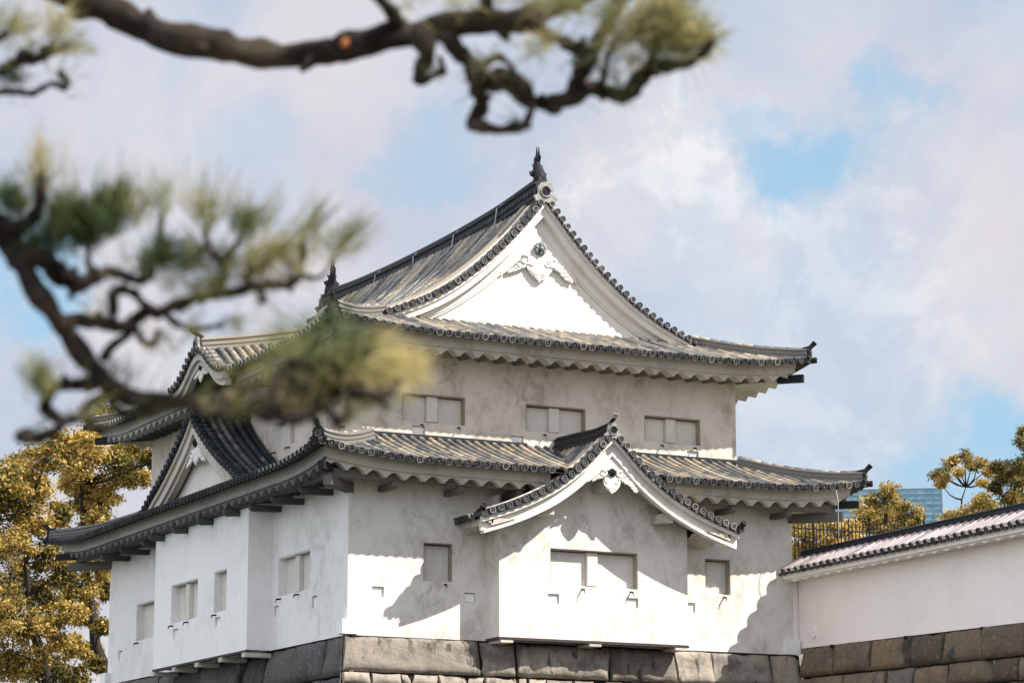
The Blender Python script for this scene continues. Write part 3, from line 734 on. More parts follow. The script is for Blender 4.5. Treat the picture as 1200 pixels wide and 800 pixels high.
def bay_left():
    mb = MB(); Y0, Y1, X = 5.8, 14.2, -.8
    wins = [(10.12, 12.6, 1.36, 2.6, True), (7.58, 8.68, 1.36, 2.64, False)]; lps = [(11.85, 12.35, .82, 1.16), (8.1, 8.55, .92, 1.2)]
    wall_face(mb, (X, 0, 0), *LF, (Y0, Y1, .0, 4.85), [(*w[:4], WD+.2) for w in wins] + [(*l, LH) for l in lps])
    for y in (Y0, Y1): mb.quad((X, y, 0), (0, y, 0), (0, y, 4.85), (X, y, 4.85))
    mb.quad((X, Y0, 0), (X, Y1, 0), (X+.14, Y1, 0), (X+.14, Y0, 0)); mb.quad((X+.14, Y0, 0), (X+.14, Y1, 0), (X+.14, Y1, .5), (X+.14, Y0, .5))
    o = mb.build('overhanging_bay', 'wall_white', TUR, (X, (Y0+Y1)/2, 0))
    for w in wins: window((X, 0, 0), *LF, *w)
    for l in lps: loophole((X, 0, 0), *LF, *l)
    m = MB(); m.box((X-.02, Y0-.02, -.08), (X+.1, Y1+.02, -.005)); m.box((X+.12, Y0+.1, .3), (-.005, Y1-.1, .34)); m.build('bottom_sill', 'wood', o, (X, 10, 0))
    for y in (Y0+.12, 7.9, 10.0, 12.1, Y1-.12):
        m = MB(); m.box((X-.05, y-.14, -.22), (0, y+.14, -.085)); m.build('beam_end', 'trim', o, (X, y, -.2))
bay_left()

# ---- porch gable over the front bay
PT = lambda t, d, z: Vector((PC + d, PY + t, z))
PD = 4.28
pm = MB()
for sg in (-1, 1):
    Tp = (lambda s_: lambda a, s, z: PT(a, s_*(PD - s), z))(sg)
    rws = [.75 + i*.30 for i in range(11)]
    def p_s0(a):
        return 0.0 if a < 1.95 else 0.02
    tile_field(pm, Tp, lambda a, s: pporch(PD - s), rws, p_s0, lambda a: PD-.12, .30)
    deck(pm, Tp, lambda a, s: pporch(PD - s), .03, 3.6, lambda a: 0.0, lambda a: PD)
    verge(pm, PT, pporch, sg, .16, PD)
PR = pm.build('gable_roof', ['tile', 'cap', 'wood'], TUR, (PC, PY, 4))
for sg in (-1, 1):
    mb = MB()
    for t, w2, h2, q in ((.60, .10, .17, .7),):
        mb.loops([[PT(t-w2, sg*d, pporch(d)+.01), PT(t-w2, sg*d, pporch(d)+h2), PT(t+w2, sg*d, pporch(d)+h2), PT(t+w2, sg*d, pporch(d)+.01)] for d in np.linspace(.1, PD-.05, 24)], True, True, q)
    mb.build('descending_ridge', 'cream', PR, PT(.6, sg*2, 4.4))
ds = [x for x in np.linspace(-PD, PD, 61)]
mb = MB(); z0 = lambda d: .03
band(mb, PT, pporch, ds, lambda d: .03, lambda d: .20, .10, .30)
band(mb, PT, pporch, ds, lambda d: .195, lambda d: .50 - .012*d, .25, .36)
band(mb, PT, pporch, [x*.985 for x in ds], lambda d: .49 - .012*d, lambda d: .59 - .012*d, .17, .40)
mb.build('bargeboard', 'carved', PR, PT(.2, 0, 5.6))
mb = MB(); band(mb, PT, pporch, [x*.97 for x in ds], lambda d: .10, lambda d: .30, .31, 1.12); mb.build('verge_soffit', 'trim', PR, PT(.7, 0, 5.6))
pendant('gable_pendant', PR, PT, 4.80, .24, .53, ('carved', 'black'), 0.0, (1.07, .92))
mb = MB()
for d, zz in ((0, 4.55), (-2.0, 3.72), (2.0, 3.72)):
    mb = MB(); mb.box((PC+d-.18, PY+.4, zz-.12), (PC+d+.18, -.86, zz+.14)); mb.build('purlin_end', 'trim', PR, (PC+d, PY+.4, zz))
mb = MB(); path = [(PC, y, z) for y, z in ((PY+.25, 5.98), (PY+1.2, 5.93), (PY+2.4, 5.98), (1.58, 6.02))]
mb.sweep(path, (1, 0, 0), RIDGE(.8, .46), .3); mb.build('gable_ridge', 'tile_dark', PR, path[0])
end_tile('ridge_end_tile', PR, (PC, PY+.16, 6.12), (0, -1, 0), .72)
for sg in (-1, 1):   # side eaves of the porch roof
    Tp = (lambda s_: lambda a, s, z: PT(a, s_*(PD - s), z))(sg)
    eave(Tp, .14, 2.0, lambda a: pporch(PD), 1.1, PR, corners=False, wave=.12, board_h=.17, rise=.3, ins=.05)
    p = PT(.05, sg*(PD+.02), pporch(PD)+.12)
    m = MB(); m.tube([p + Vector((0, .3, .0)), p, p + Vector((sg*.05, -.12, .12))], [.08, .09, .07], 10, .4); m.disc(p + Vector((sg*.05, -.12, .12)), (sg*.3, -1, .7), Z3, .09, 0); m.build('horn_tile', 'black', PR, p)

# ---- left dormer gable on the lower roof
DT = lambda t, d, z: Vector((DX + t, DC + d, z)); DD = 4.95
dm = MB()
for sg in (-1, 1):
    Td = (lambda s_: lambda a, s, z: DT(a, s_*(DD - s), z))(sg)
    def d_s0(a):
        s = 0.0
        while s < DD - .3 and dform(DD - s) < lowrise(min(DX + a - LX0, 3.4)) - .02: s += .06
        return s
    tile_field(dm, Td, lambda a, s: dform(DD - s), [.72 + i*.30 for i in range(5)], d_s0, lambda a: DD-.12, .30, cap=False)
    deck(dm, Td, lambda a, s: dform(DD - s), .03, 2.2, d_s0, lambda a: DD)
    verge(dm, DT, dform, sg, .14, 4.7)
DR = dm.build('dormer_gable_roof', ['tile_dark', 'tile_dark', 'wood'], TUR, DT(0, 0, 6))
ds = np.linspace(-4.7, 4.7, 61); mb = MB()
band(mb, DT, dform, ds, lambda d: .03, lambda d: .24, .10, .30)
band(mb, DT, dform, ds, lambda d: .235, lambda d: .62 - .03*d, .18, .36)
band(mb, DT, dform, ds, lambda d: .60 - .03*d, lambda d: .80 - .05*d, .28, .5)
mb.build('bargeboard', 'trim', DR, DT(.2, 0, 7))
mb = MB(); band(mb, DT, dform, ds, lambda d: .08, lambda d: .3, .31, .9); mb.build('verge_soffit', 'trim', DR, DT(.5, 0, 7))
mb = MB(); mb.loops([[DT(.62, d, 5.0), DT(.62, d, max(5.01, dform(abs(d))-.2))] for d in ds], False, False); mb.build('gable_wall', 'gable', DR, DT(.62, 0, 5))
pendant('gable_pendant', DR, DT, 6.9, .34, .62, ('wall', 'black'), 0.0, (.6, .9))
mb = MB(); path = [(x, DC, z) for x, z in ((DX+.2, 7.95), (0.2, 7.9), (1.12, 7.95))]; mb.sweep(path, (0, 1, 0), RIDGE(.8, .42), .3); mb.build('gable_ridge', 'tile_dark', DR, path[0])
end_tile('ridge_end_tile', DR, (DX+.12, DC, 8.05), (-1, 0, 0), .7, True, ('tile_dark', 'black'))

# ---- upper roof
VX0, VX1, VY0, VY1 = -.7, 15.8, -.22, 22.3
gprof = interp([0, .25, .6, 1.0, 1.45, 2.4, 3.3, 4.2, 5.0, 6.0, 7.0, 8.25], [14.12, 13.84, 13.42, 12.97, 12.50, 11.64, 10.98, 10.48, 10.13, 9.75, 9.40, 8.98])
RC, VG = 7.55, 2.15        # ridge centre, verge plane
HALF = 8.25
KC = 10.6                  # curved gable on the left eave
kara = interp([0, .45, .9, 1.35, 1.8, 2.3, 2.9], [10.02, 9.90, 9.62, 9.32, 9.12, 9.03, 9.0])
def UZ(a0, a1): return lambda a, s: gprof(HALF - s) + upturn(a, a0, a1, .32)*max(0, 1 - s/3)
um = MB()
T, a0, a1 = side('front', VX0, VX1, VY0, VY1); Z = UZ(a0, a1); s1 = low_s1(2.95, a0, a1)
n = int((a1-a0)/RW); rows = [a0 + .15 + i*(a1-a0-.3)/n for i in range(n+1)]
tile_field(um, T, Z, rows, lambda a: 0.0, s1, (a1-a0-.3)/n); deck(um, T, Z, a0, a1, lambda a: .0, s1)
T, a0, a1 = side('back', VX0, VX1, VY0, VY1); Z = UZ(a0, a1)
tile_field(um, T, Z, rows, lambda a: 0.0, s1, (a1-a0-.3)/n, .8, 4, False); deck(um, T, Z, a0, a1, lambda a: .0, s1)
HE = VG - VY0
def main_s1(b0, b1):
    def f(a):
        e = min(a - b0, b1 - a)
        return max(0, e) if e < HE else HALF - .1
    return f
def kara_s0(a):
    d = abs(a - KC)
    if d > 2.2: return 0.0
    s = 0.0
    while s < 4 and gprof(HALF - s) < kara(d) - .03: s += .05
    return s
for wh in ('left', 'right'):
    T, a0, a1 = side(wh, VX0, VX1, VY0, VY1); Z = UZ(a0, a1); s1m = main_s1(a0, a1)
    n = int((a1-a0)/RW); rows = [a0 + .15 + i*(a1-a0-.3)/n for i in range(n+1)]; w_ = (a1-a0-.3)/n
    sp = (.30, 5) if wh == 'left' else (.8, 4)
    hipr = lambda R_: [r for r in R_ if min(r-a0, a1-r) < HE]
    front_hip = [r for r in rows if r - a0 < HE]; back_hip = [r for r in rows if a1 - r < HE]; mid = [r for r in rows if r - a0 > HE + .35 and a1 - r > HE + .35]
    cl = lambda a: min(max(a - a0, 0), max(a1 - a, 0), HE)
    tile_field(um, T, Z, front_hip, lambda a: 0.0, cl, w_, *sp, wh == 'left'); tile_field(um, T, Z, back_hip, lambda a: 0.0, cl, w_, *sp, wh == 'left')
    if wh == 'left':
        tile_field(um, T, Z, [r for r in mid if r < KC-2.1], lambda a: 0.0, lambda a: HALF-.1, w_)
        tile_field(um, T, Z, [r for r in mid if r > KC+2.1], lambda a: 0.0, lambda a: HALF-.1, w_)
        tile_field(um, T, Z, [r for r in mid if abs(r-KC) <= 2.1], kara_s0, lambda a: HALF-.1, w_, cap=False)
        # eave strip under the verge tiles
        k0 = [r for r in rows if HE <= r - a0 <= HE+.35] + [r for r in rows if HE <= a1 - r <= HE+.35]
        for r in k0: tile_field(um, T, Z, [r], lambda a: 0.0, lambda a: HE + .2, w_)
    else:
        tile_field(um, T, Z, mid, lambda a: 0.0, lambda a: HALF-.1, w_, .8, 4)
    deck(um, T, Z, a0, a0+HE-.001, lambda a: .0, cl); deck(um, T, Z, a1-HE+.001, a1, lambda a: .0, cl)
    deck(um, T, Z, a0+HE+.02, a1-HE-.02, kara_s0 if wh == 'left' else (lambda a: .0), lambda a: HALF)
GT = lambda t, d, z: Vector((RC + d, VG + t, z))
GB = lambda t, d, z: Vector((RC + d, VY1 - (VG - VY0) - t, z))
for sg in (-1, 1):
    verge(um, GT, gprof, sg, .16, 5.35); verge(um, GB, gprof, sg, .16, 5.3, .6)
UR = um.build('upper_roof', ['tile', 'cap', 'wood'], TUR, (7.5, 10.6, 9))
KT = lambda t, d, z: Vector((-.92 + t, KC + d, z + .19*max(0, t - .3)))
km = MB()
for sg in (-1, 1):
    Tk = (lambda s_: lambda a, s, z: KT(a, s_*(2.3 - s), z))(sg)
    def k_s0(a):
        s = 0.0
        while s < 2.2 and kara(2.3 - s) + .19*max(0, a - .3) < gprof(HALF - max(0, -.92 + a - VX0)) - .02: s += .05
        return min(s, 2.19)
    tile_field(km, Tk, lambda a, s: kara(2.3 - s), [.45 + i*.30 for i in range(16)], k_s0, lambda a: 2.2, .30, cap=False)
    deck(km, Tk, lambda a, s: kara(2.3 - s), .03, 5.2, k_s0, lambda a: 2.3)
    verge(km, KT, kara, sg, .14, 2.3, length=.4)
KR = km.build('curved_gable_roof', ['tile', 'cap', 'wood'], TUR, KT(0, 0, 9.8))
mb = MB(); band(mb, KT, kara, np.linspace(-2.3, 2.3, 41), lambda d: .05, lambda d: .30, .10, .34); band(mb, KT, kara, np.linspace(-2.28, 2.28, 41), lambda d: .29, lambda d: .5, .2, .42); mb.build('bargeboard', 'trim', KR, KT(.2, 0, 9.7))
pendant('gable_pendant', KR, KT, 9.38, .26, .42, ('carved', 'black'), 0.0, (.5, .4))
mb = MB(); path = [KT(t, 0, z) for t, z in ((.2, 10.02), (1.5, 10.0), (2.6, 10.0), (3.7, 10.02), (5.1, 10.05))]; mb.sweep(path, (0, 1, 0), RIDGE(.9, .44), .6); mb.build('gable_ridge', 'tile', KR, path[0])
end_tile('ridge_end_tile', KR, KT(.1, 0, 10.16), (-1, 0, 0), .8, True, ('grey_tile', 'black'))
for wh, cuts in (('front', []), ('left', [(KC-2.15, KC+2.15)]), ('right', []), ('back', [])):
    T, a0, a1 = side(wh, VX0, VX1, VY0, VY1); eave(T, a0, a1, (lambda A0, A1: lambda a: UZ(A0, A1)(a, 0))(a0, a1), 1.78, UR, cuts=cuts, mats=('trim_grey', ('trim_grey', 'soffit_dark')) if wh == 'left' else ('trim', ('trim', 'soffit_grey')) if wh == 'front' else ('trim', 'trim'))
zu = lambda s: gprof(HALF - s) + .32*max(0, 1 - s/3.6)**2*max(0, 1 - s/3) + .02
for cx, cy, dx, dy in ((VX0+.12, VY0+.12, 1, 1), (VX1-.12, VY0+.12, -1, 1), (VX0+.12, VY1-.12, 1, -1), (VX1-.12, VY1-.12, -1, -1)):
    hip(hip_path(cx, cy, dx, dy, 2.75, lambda q: zu(q+.12)), UR)
for (x, y, dx, dy) in ((UX0, UY0, -1, -1), (UX1, UY0, 1, -1), (UX0, UY1, -1, 1)):
    d = Vector((dx, dy, 0)).normalized(); s = Z3.cross(d); p = Vector((x, y, 8.72))
    mb = MB(); mb.obox(p + d*1.8, d*.42, s*.10, Z3*.12, .5, 0); mb.build('corner_rafter', 'black', UR, p)
# gable walls, boards, pendant
for TT in (GT, GB):
    mb = MB(); mb.loops([[TT(.50, d, 9.9), TT(.50, d, max(9.91, gprof(abs(d))-.2))] for d in np.linspace(-5.4, 5.4, 61)], False, False)
    mb.build('gable_wall', 'gable', UR, TT(.5, 0, 10))
ds = np.linspace(-5.3, 5.3, 81)
for TT in (GT, GB):
    mb = MB()
    band(mb, TT, gprof, ds, lambda d: .03, lambda d: .22 - .01*d, .10, .30)
    band(mb, TT, gprof, ds, lambda d: .215 - .01*d, lambda d: .52 - .03*d, .18, .41)
    band(mb, TT, gprof, ds*.9, lambda d: .50 - .03*d, lambda d: .98 - .10*d, .40, .48)
    band(mb, TT, gprof, ds*.87, lambda d: .97 - .10*d, lambda d: 1.06 - .10*d, .44, .49)
    mb.build('bargeboard', 'gable', UR, TT(.3, 0, 13))
    mb = MB(); band(mb, TT, gprof, ds, lambda d: .09, lambda d: .25, .31, .8); mb.build('verge_soffit', 'trim', UR, TT(.6, 0, 13))
pendant('gable_pendant', UR, GT, 12.36, .44, .90, ('gable', 'bronze'), -.05, (.76, 1.03))
for sg in (-1, 1):
    for t, w2, h2, mt in ((.74, .13, .20, 'cream'), (1.05, .15, .30, 'tile'), (1.42, .11, .16, 'cream')):
        mb = MB(); mb.loops([[GT(t-w2, sg*d, gprof(d)+.0), GT(t-w2, sg*d, gprof(d)+h2), GT(t+w2, sg*d, gprof(d)+h2), GT(t+w2, sg*d, gprof(d)+.0)] for d in np.linspace(.15, 5.1, 30)], True, True, .7)
        mb.build('descending_ridge', mt, UR, GT(t, sg*2, 12))
# main ridge
rtop = interp([2.2, 3.2, 5, 8, 11, 15, 18, 19.9], [14.92, 14.84, 14.66, 14.50, 14.43, 14.43, 14.52, 14.66])
ys = np.linspace(VG+.25, 19.7, 40)
mb = MB(); mb.sweep([(RC, y, rtop(y)-1.12) for y in ys], (1, 0, 0), RIDGE(1.25, 1.16), .2)
for i in range(84):
    y = VG + .6 + i*.2
    for sg in (-1, 1): mb.tube([(RC + sg*.2, y, rtop(y)-.45), (RC + sg*.275, y, rtop(y)-.45)], [.08, .07], 8, random.uniform(.2, .8))
MR = mb.build('main_ridge', 'tile_dark', UR, (RC, 10, 14))
end_tile('ridge_end_tile', UR, (RC, VG+.14, 14.30), (0, -1, 0), .95, False)
end_tile('ridge_end_tile', UR, (RC, 19.85, 14.1), (0, 1, 0), .95, False)
def fish(y, z, sgn, k=1.0):
    """ridge-end fish: scaled body rearing up from the ridge, forked tail on top, fins and dorsal spines"""
    mb = MB(); P = lambda a, h, x=0: Vector((RC + x*k, y + sgn*a*k, z + h*k))
    spine = [(.10, .0), (.17, .14), (.16, .30), (.08, .46), (.0, .62), (-.05, .78), (-.03, .92), (.02, 1.02)]
    rad = [.26, .28, .25, .22, .18, .14, .10, .06]
    rings = []
    for (a, h), r in zip(spine, rad): rings.append([P(a + r*.9*math.cos(q), h + r*.25*math.sin(q), r*.85*math.sin(q)) for q in [j*math.pi/5 for j in range(10)]])
    mb.loops(rings, True, True, .5, 0, True)
    for x in (-.04, .04):      # tail blades
        mb.extrude([(-.02, .80), (-.16, .86), (-.22, .72), (-.20, .96), (-.06, 1.06), (.0, 1.36), (.05, 1.10), (.14, .98), (.10, .84)], P(0, 0, x*1.0), Vector((0, sgn*k, 0)), Z3*k, Vector((.03*k, 0, 0)), .4)
    for i in range(6):         # dorsal spines
        a, h = spine[i+1]; a -= rad[i+1]*.8
        mb.extrude([(0, -.06), (-.12, .05), (0, .05)], P(a, h, -.015), Vector((0, sgn*k, 0)), Z3*k, Vector((.03*k, 0, 0)), .4)
    for sg in (-1, 1):         # side fins, jaw, eye
        mb.extrude([(0, 0), (.13, .05), (.17, .2), (.08, .18), (.05, .28), (0, .14)], P(.05, .24, sg*.17), Vector((sg*k, 0, 0)), Z3*k, Vector((0, .03*k, 0)), .4)
        mb.extrude([(0, 0), (.08, .03), (.11, .15), (.04, .12)], P(.02, .56, sg*.1), Vector((sg*k, 0, 0)), Z3*k, Vector((0, .03*k, 0)), .4)
        mb.tube([P(.25, .10, sg*.11), P(.31, .13, sg*.13)], [.05*k, .03*k], 8, .6)
    mb.box(P(-.22, -.16, -.2) if sgn > 0 else P(.30, -.16, -.2), P(.30, .02, .2) if sgn > 0 else P(-.22, .02, .2))
    mb.build('ridge_fish', 'black', UR, (RC, y, z))
fish(VG+.62, 14.72, -1, .92); fish(19.3, 14.5, 1, .92)
# lightning cables over the ridge and down the slope
for i, (y, dy) in enumerate(((4.9, .15), (8.2, .1), (11.6, -.1), (14.6, .1))):
    pts = [(RC+.3, y, rtop(y)-.2), (RC, y, rtop(y)+.06), (RC-.30, y+dy, rtop(y)-.25), (RC-.33, y+dy*1.5, rtop(y)-.7)]
    pts += [(RC-d, y+dy+.1*d, gprof(d)+.16 + .03*math.sin(9*d)) for d in np.linspace(.5, 2.6 if i % 2 else 1.6, 8)]
    m = MB(); m.tube(pts, .022, 5); m.build('lightning_cable', 'cable', UR, pts[1])


# measured world positions (metres)
GLASS_L = (783.28, 1168.83, 207.72)
GLASS_R = (834.51, 1134.27, 204.26)
BARE = ((37.96, 25.88, 4.5), 2.9)
PINE_SCAR = (-28.443, -65.974, -5.136)
PINE_CONES = [(-29.041, -66.596, -6.232, 0.0141), (-29.049, -66.695, -6.263, 0.0149), (-29.024, -66.711, -6.233, 0.0145), (-29.032, -66.81, -6.265, 0.0139), (-29.073, -67.002, -6.317, 0.014), (-29.055, -67.014, -6.292, 0.0166), (-29.048, -67.065, -6.329, 0.013), (-29.027, -67.077, -6.307, 0.0123), (-29.005, -67.081, -6.332, 0.0147), (-28.986, -67.094, -6.307, 0.0108), (-28.963, -67.1, -6.324, 0.0113), (-29.046, -67.076, -6.276, 0.0167), (-29.023, -67.089, -6.255, 0.0131), (-28.994, -67.099, -6.263, 0.0133), (-28.967, -67.108, -6.275, 0.009), (-28.942, -67.113, -6.306, 0.0122), (-28.926, -67.113, -6.337, 0.0135), (-28.911, -67.123, -6.32, 0.0091), (-28.908, -67.136, -6.264, 0.0138), (-28.879, -67.145, -6.281, 0.014), (-28.842, -67.162, -6.279, 0.0094), (-29.059, -66.964, -6.264, 0.0142), (-29.067, -66.91, -6.243, 0.013), (-28.933, -67.107, -6.359, 0.0143), (-28.864, -67.147, -6.302, 0.0117)]
TREES = [
  ('broadleaf_tree', 'tall golden-leaved tree tight against the left rear corner of the turret', (7.35, 43.07, -0.3), [(7.35, 43.07, 1.93), (6.71, 43.16, 3.39), (6.6, 43.12, 4.2), (6.38, 43.05, 5.52), (6.02, 42.95, 7.28), (5.79, 42.78, 9.12), (5.66, 42.63, 10.41)], [(5.25, 41.47, 11.53, 1.09), (5.34, 42.86, 10.79, 0.8), (7.03, 41.54, 10.99, 0.93), (6.98, 42.7, 10.01, 0.72), (8.19, 42.28, 10.72, 0.55), (7.93, 39.9, 11.13, 0.5), (5.99, 40.75, 8.44, 0.54), (6.15, 43.97, 9.97, 0.68), (6.11, 41.92, 7.17, 0.75), (5.58, 42.16, 5.69, 0.71), (7.47, 44.73, 6.04, 0.52), (6.29, 41.84, 13.17, 0.59), (7.9, 43.05, 12.14, 0.6), (6.73, 43.12, 2.58, 0.38), (6.9, 43.2, 7.73, 0.55), (4.32, 41.34, 11.82, 0.58), (6.13, 42.71, 12.53, 0.59), (6.66, 44.16, 8.39, 0.6), (6.72, 42.9, 6.64, 0.47), (6.58, 44.07, 4.88, 0.55), (6.42, 43.28, 9.3, 0.6), (6.4, 41.36, 4.0, 0.29), (6.62, 44.28, 3.33, 0.51)], 0.145, 135, 'leaf_gold', {'seed': 2, 'trad': (0.34, 0.08), 'tone': 0.57, 'group': 'trees beyond the castle walls'}),
  ('broadleaf_tree', 'broad golden-leaved tree at the far left edge, farthest from the turret', (3.33, 38.17, -0.3), [(3.27, 38.19, 0.27), (3.03, 38.16, 1.66), (2.43, 38.19, 3.39), (2.09, 38.11, 5.13), (1.89, 37.98, 6.69), (1.88, 37.78, 8.26)], [(1.91, 37.86, 10.24, 0.97), (2.31, 36.48, 10.43, 0.56), (0.56, 36.03, 9.36, 0.87), (2.64, 38.93, 9.35, 0.65), (1.19, 37.82, 8.58, 0.8), (2.39, 38.59, 7.96, 0.69), (3.56, 38.84, 8.43, 0.49), (0.27, 38.98, 9.38, 1.21), (0.48, 40.07, 7.38, 1.43), (1.43, 37.67, 6.81, 0.8), (3.08, 38.89, 6.68, 0.73), (3.37, 37.39, 5.89, 0.64), (2.14, 39.88, 5.59, 0.9), (3.46, 39.31, 4.88, 0.81), (3.39, 36.13, 4.02, 0.55), (1.16, 37.01, 3.75, 0.87), (2.44, 37.02, 3.12, 0.88), (4.49, 39.55, 2.98, 0.49), (1.77, 38.24, 2.14, 0.96), (3.33, 38.58, 1.87, 0.73), (-0.02, 37.95, 4.66, 1.4), (0.35, 38.93, 2.31, 1.21), (3.99, 37.39, 1.57, 0.48)], 0.145, 135, 'leaf_gold', {'seed': 5, 'trad': (0.36, 0.08), 'tone': 0.48, 'group': 'trees beyond the castle walls'}),
  ('broadleaf_tree', 'bushy golden tree behind the arched iron railing beside the turret', (33.04, 25.86, 4.5), [(33.04, 25.86, 5.45), (32.93, 25.79, 6.52), (32.87, 25.73, 7.24)], [(31.87, 25.62, 7.46, 0.81), (33.11, 25.89, 7.82, 0.82), (33.88, 25.42, 7.56, 0.74), (33.4, 27.37, 6.9, 0.91), (33.98, 25.94, 6.78, 0.82), (32.83, 27.83, 7.1, 0.66), (35.16, 25.93, 7.21, 0.5), (32.74, 27.98, 8.41, 0.5), (34.34, 25.45, 8.1, 0.33)], 0.13, 90, 'leaf_gold', {'seed': 8, 'trad': (0.2, 0.08), 'tone': 0.78, 'group': 'trees beyond the castle walls'}),
  ('broadleaf_tree', 'round-crowned golden tree in front of the glass tower', (38.34, 29.5, 4.5), [(38.49, 29.4, 6.06), (38.49, 29.19, 7.56), (38.46, 29.03, 8.69)], [(37.54, 27.82, 9.93, 0.68), (38.6, 30.54, 9.72, 0.65), (39.78, 30.23, 9.76, 0.7), (40.15, 29.71, 9.56, 0.57), (38.36, 29.39, 9.03, 0.69), (39.5, 29.33, 8.94, 0.52), (37.84, 27.79, 10.24, 0.34), (40.34, 29.25, 9.36, 0.3), (37.8, 29.79, 9.04, 0.39), (38.06, 28.33, 8.2, 0.51)], 0.125, 80, 'leaf_gold', {'seed': 9, 'trad': (0.2, 0.07), 'tone': 0.64, 'group': 'trees beyond the castle walls'}),
  ('broadleaf_tree', 'slender tree with a flat-topped open crown right of the glass tower', (41.26, 27.4, 4.5), [(41.26, 27.4, 6.38), (41.16, 27.14, 8.62), (41.12, 26.95, 9.93), (41.24, 26.77, 10.49)], [(40.65, 25.89, 11.66, 0.3), (40.98, 27.64, 11.55, 0.3), (40.74, 28.22, 11.18, 0.3), (41.14, 25.63, 11.43, 0.34), (42.3, 26.6, 11.22, 0.26), (40.85, 26.7, 11.14, 0.21), (39.95, 26.83, 10.49, 0.17), (41.59, 25.98, 10.56, 0.21), (41.68, 26.94, 11.42, 0.22), (41.17, 27.5, 11.81, 0.17), (39.96, 26.51, 10.75, 0.17)], 0.115, 36, 'leaf_gold', {'seed': 12, 'trad': (0.1, 0.04), 'tone': 0.64, 'group': 'trees beyond the castle walls'}),
  ('broadleaf_tree', 'low bushy golden tree just behind the white wall coping', (38.31, 22.22, 4.5), [(38.31, 22.22, 5.35), (38.24, 22.02, 7.13), (38.22, 21.89, 8.02)], [(38.44, 22.21, 8.61, 0.57), (37.58, 20.04, 8.29, 0.56), (38.32, 22.85, 8.39, 0.49), (37.94, 21.09, 8.98, 0.33), (39.86, 22.52, 8.44, 0.5), (38.35, 24.1, 8.62, 0.37), (37.15, 22.71, 7.94, 0.29), (39.52, 23.42, 8.09, 0.58)], 0.125, 75, 'leaf_gold', {'seed': 14, 'trad': (0.18, 0.07), 'tone': 0.66, 'group': 'trees beyond the castle walls'}),
  ('broadleaf_tree', 'taller darker olive-leaved tree at the right edge of the picture', (41.39, 23.65, 4.5), [(41.39, 23.65, 5.65), (41.22, 23.51, 7.46), (41.24, 23.26, 8.91), (41.33, 22.94, 10.36), (41.45, 22.6, 11.62)], [(40.53, 22.51, 10.69, 0.42), (40.34, 21.49, 10.65, 0.41), (40.96, 23.71, 10.44, 0.34), (40.06, 21.64, 9.74, 0.45), (40.84, 21.82, 10.1, 0.5), (40.76, 23.07, 9.42, 0.38), (41.77, 23.35, 9.33, 0.5), (39.68, 22.39, 10.62, 0.25), (40.34, 21.13, 11.59, 0.37), (42.17, 23.73, 12.59, 0.25), (41.23, 21.92, 11.14, 0.42), (43.17, 23.75, 10.97, 0.85), (43.19, 23.69, 9.46, 0.93), (40.2, 23.26, 9.88, 0.25), (41.34, 23.06, 8.53, 0.5)], 0.12, 70, 'leaf_olive', {'seed': 16, 'trad': (0.2, 0.06), 'tone': 0.62, 'group': 'trees beyond the castle walls'}),
]
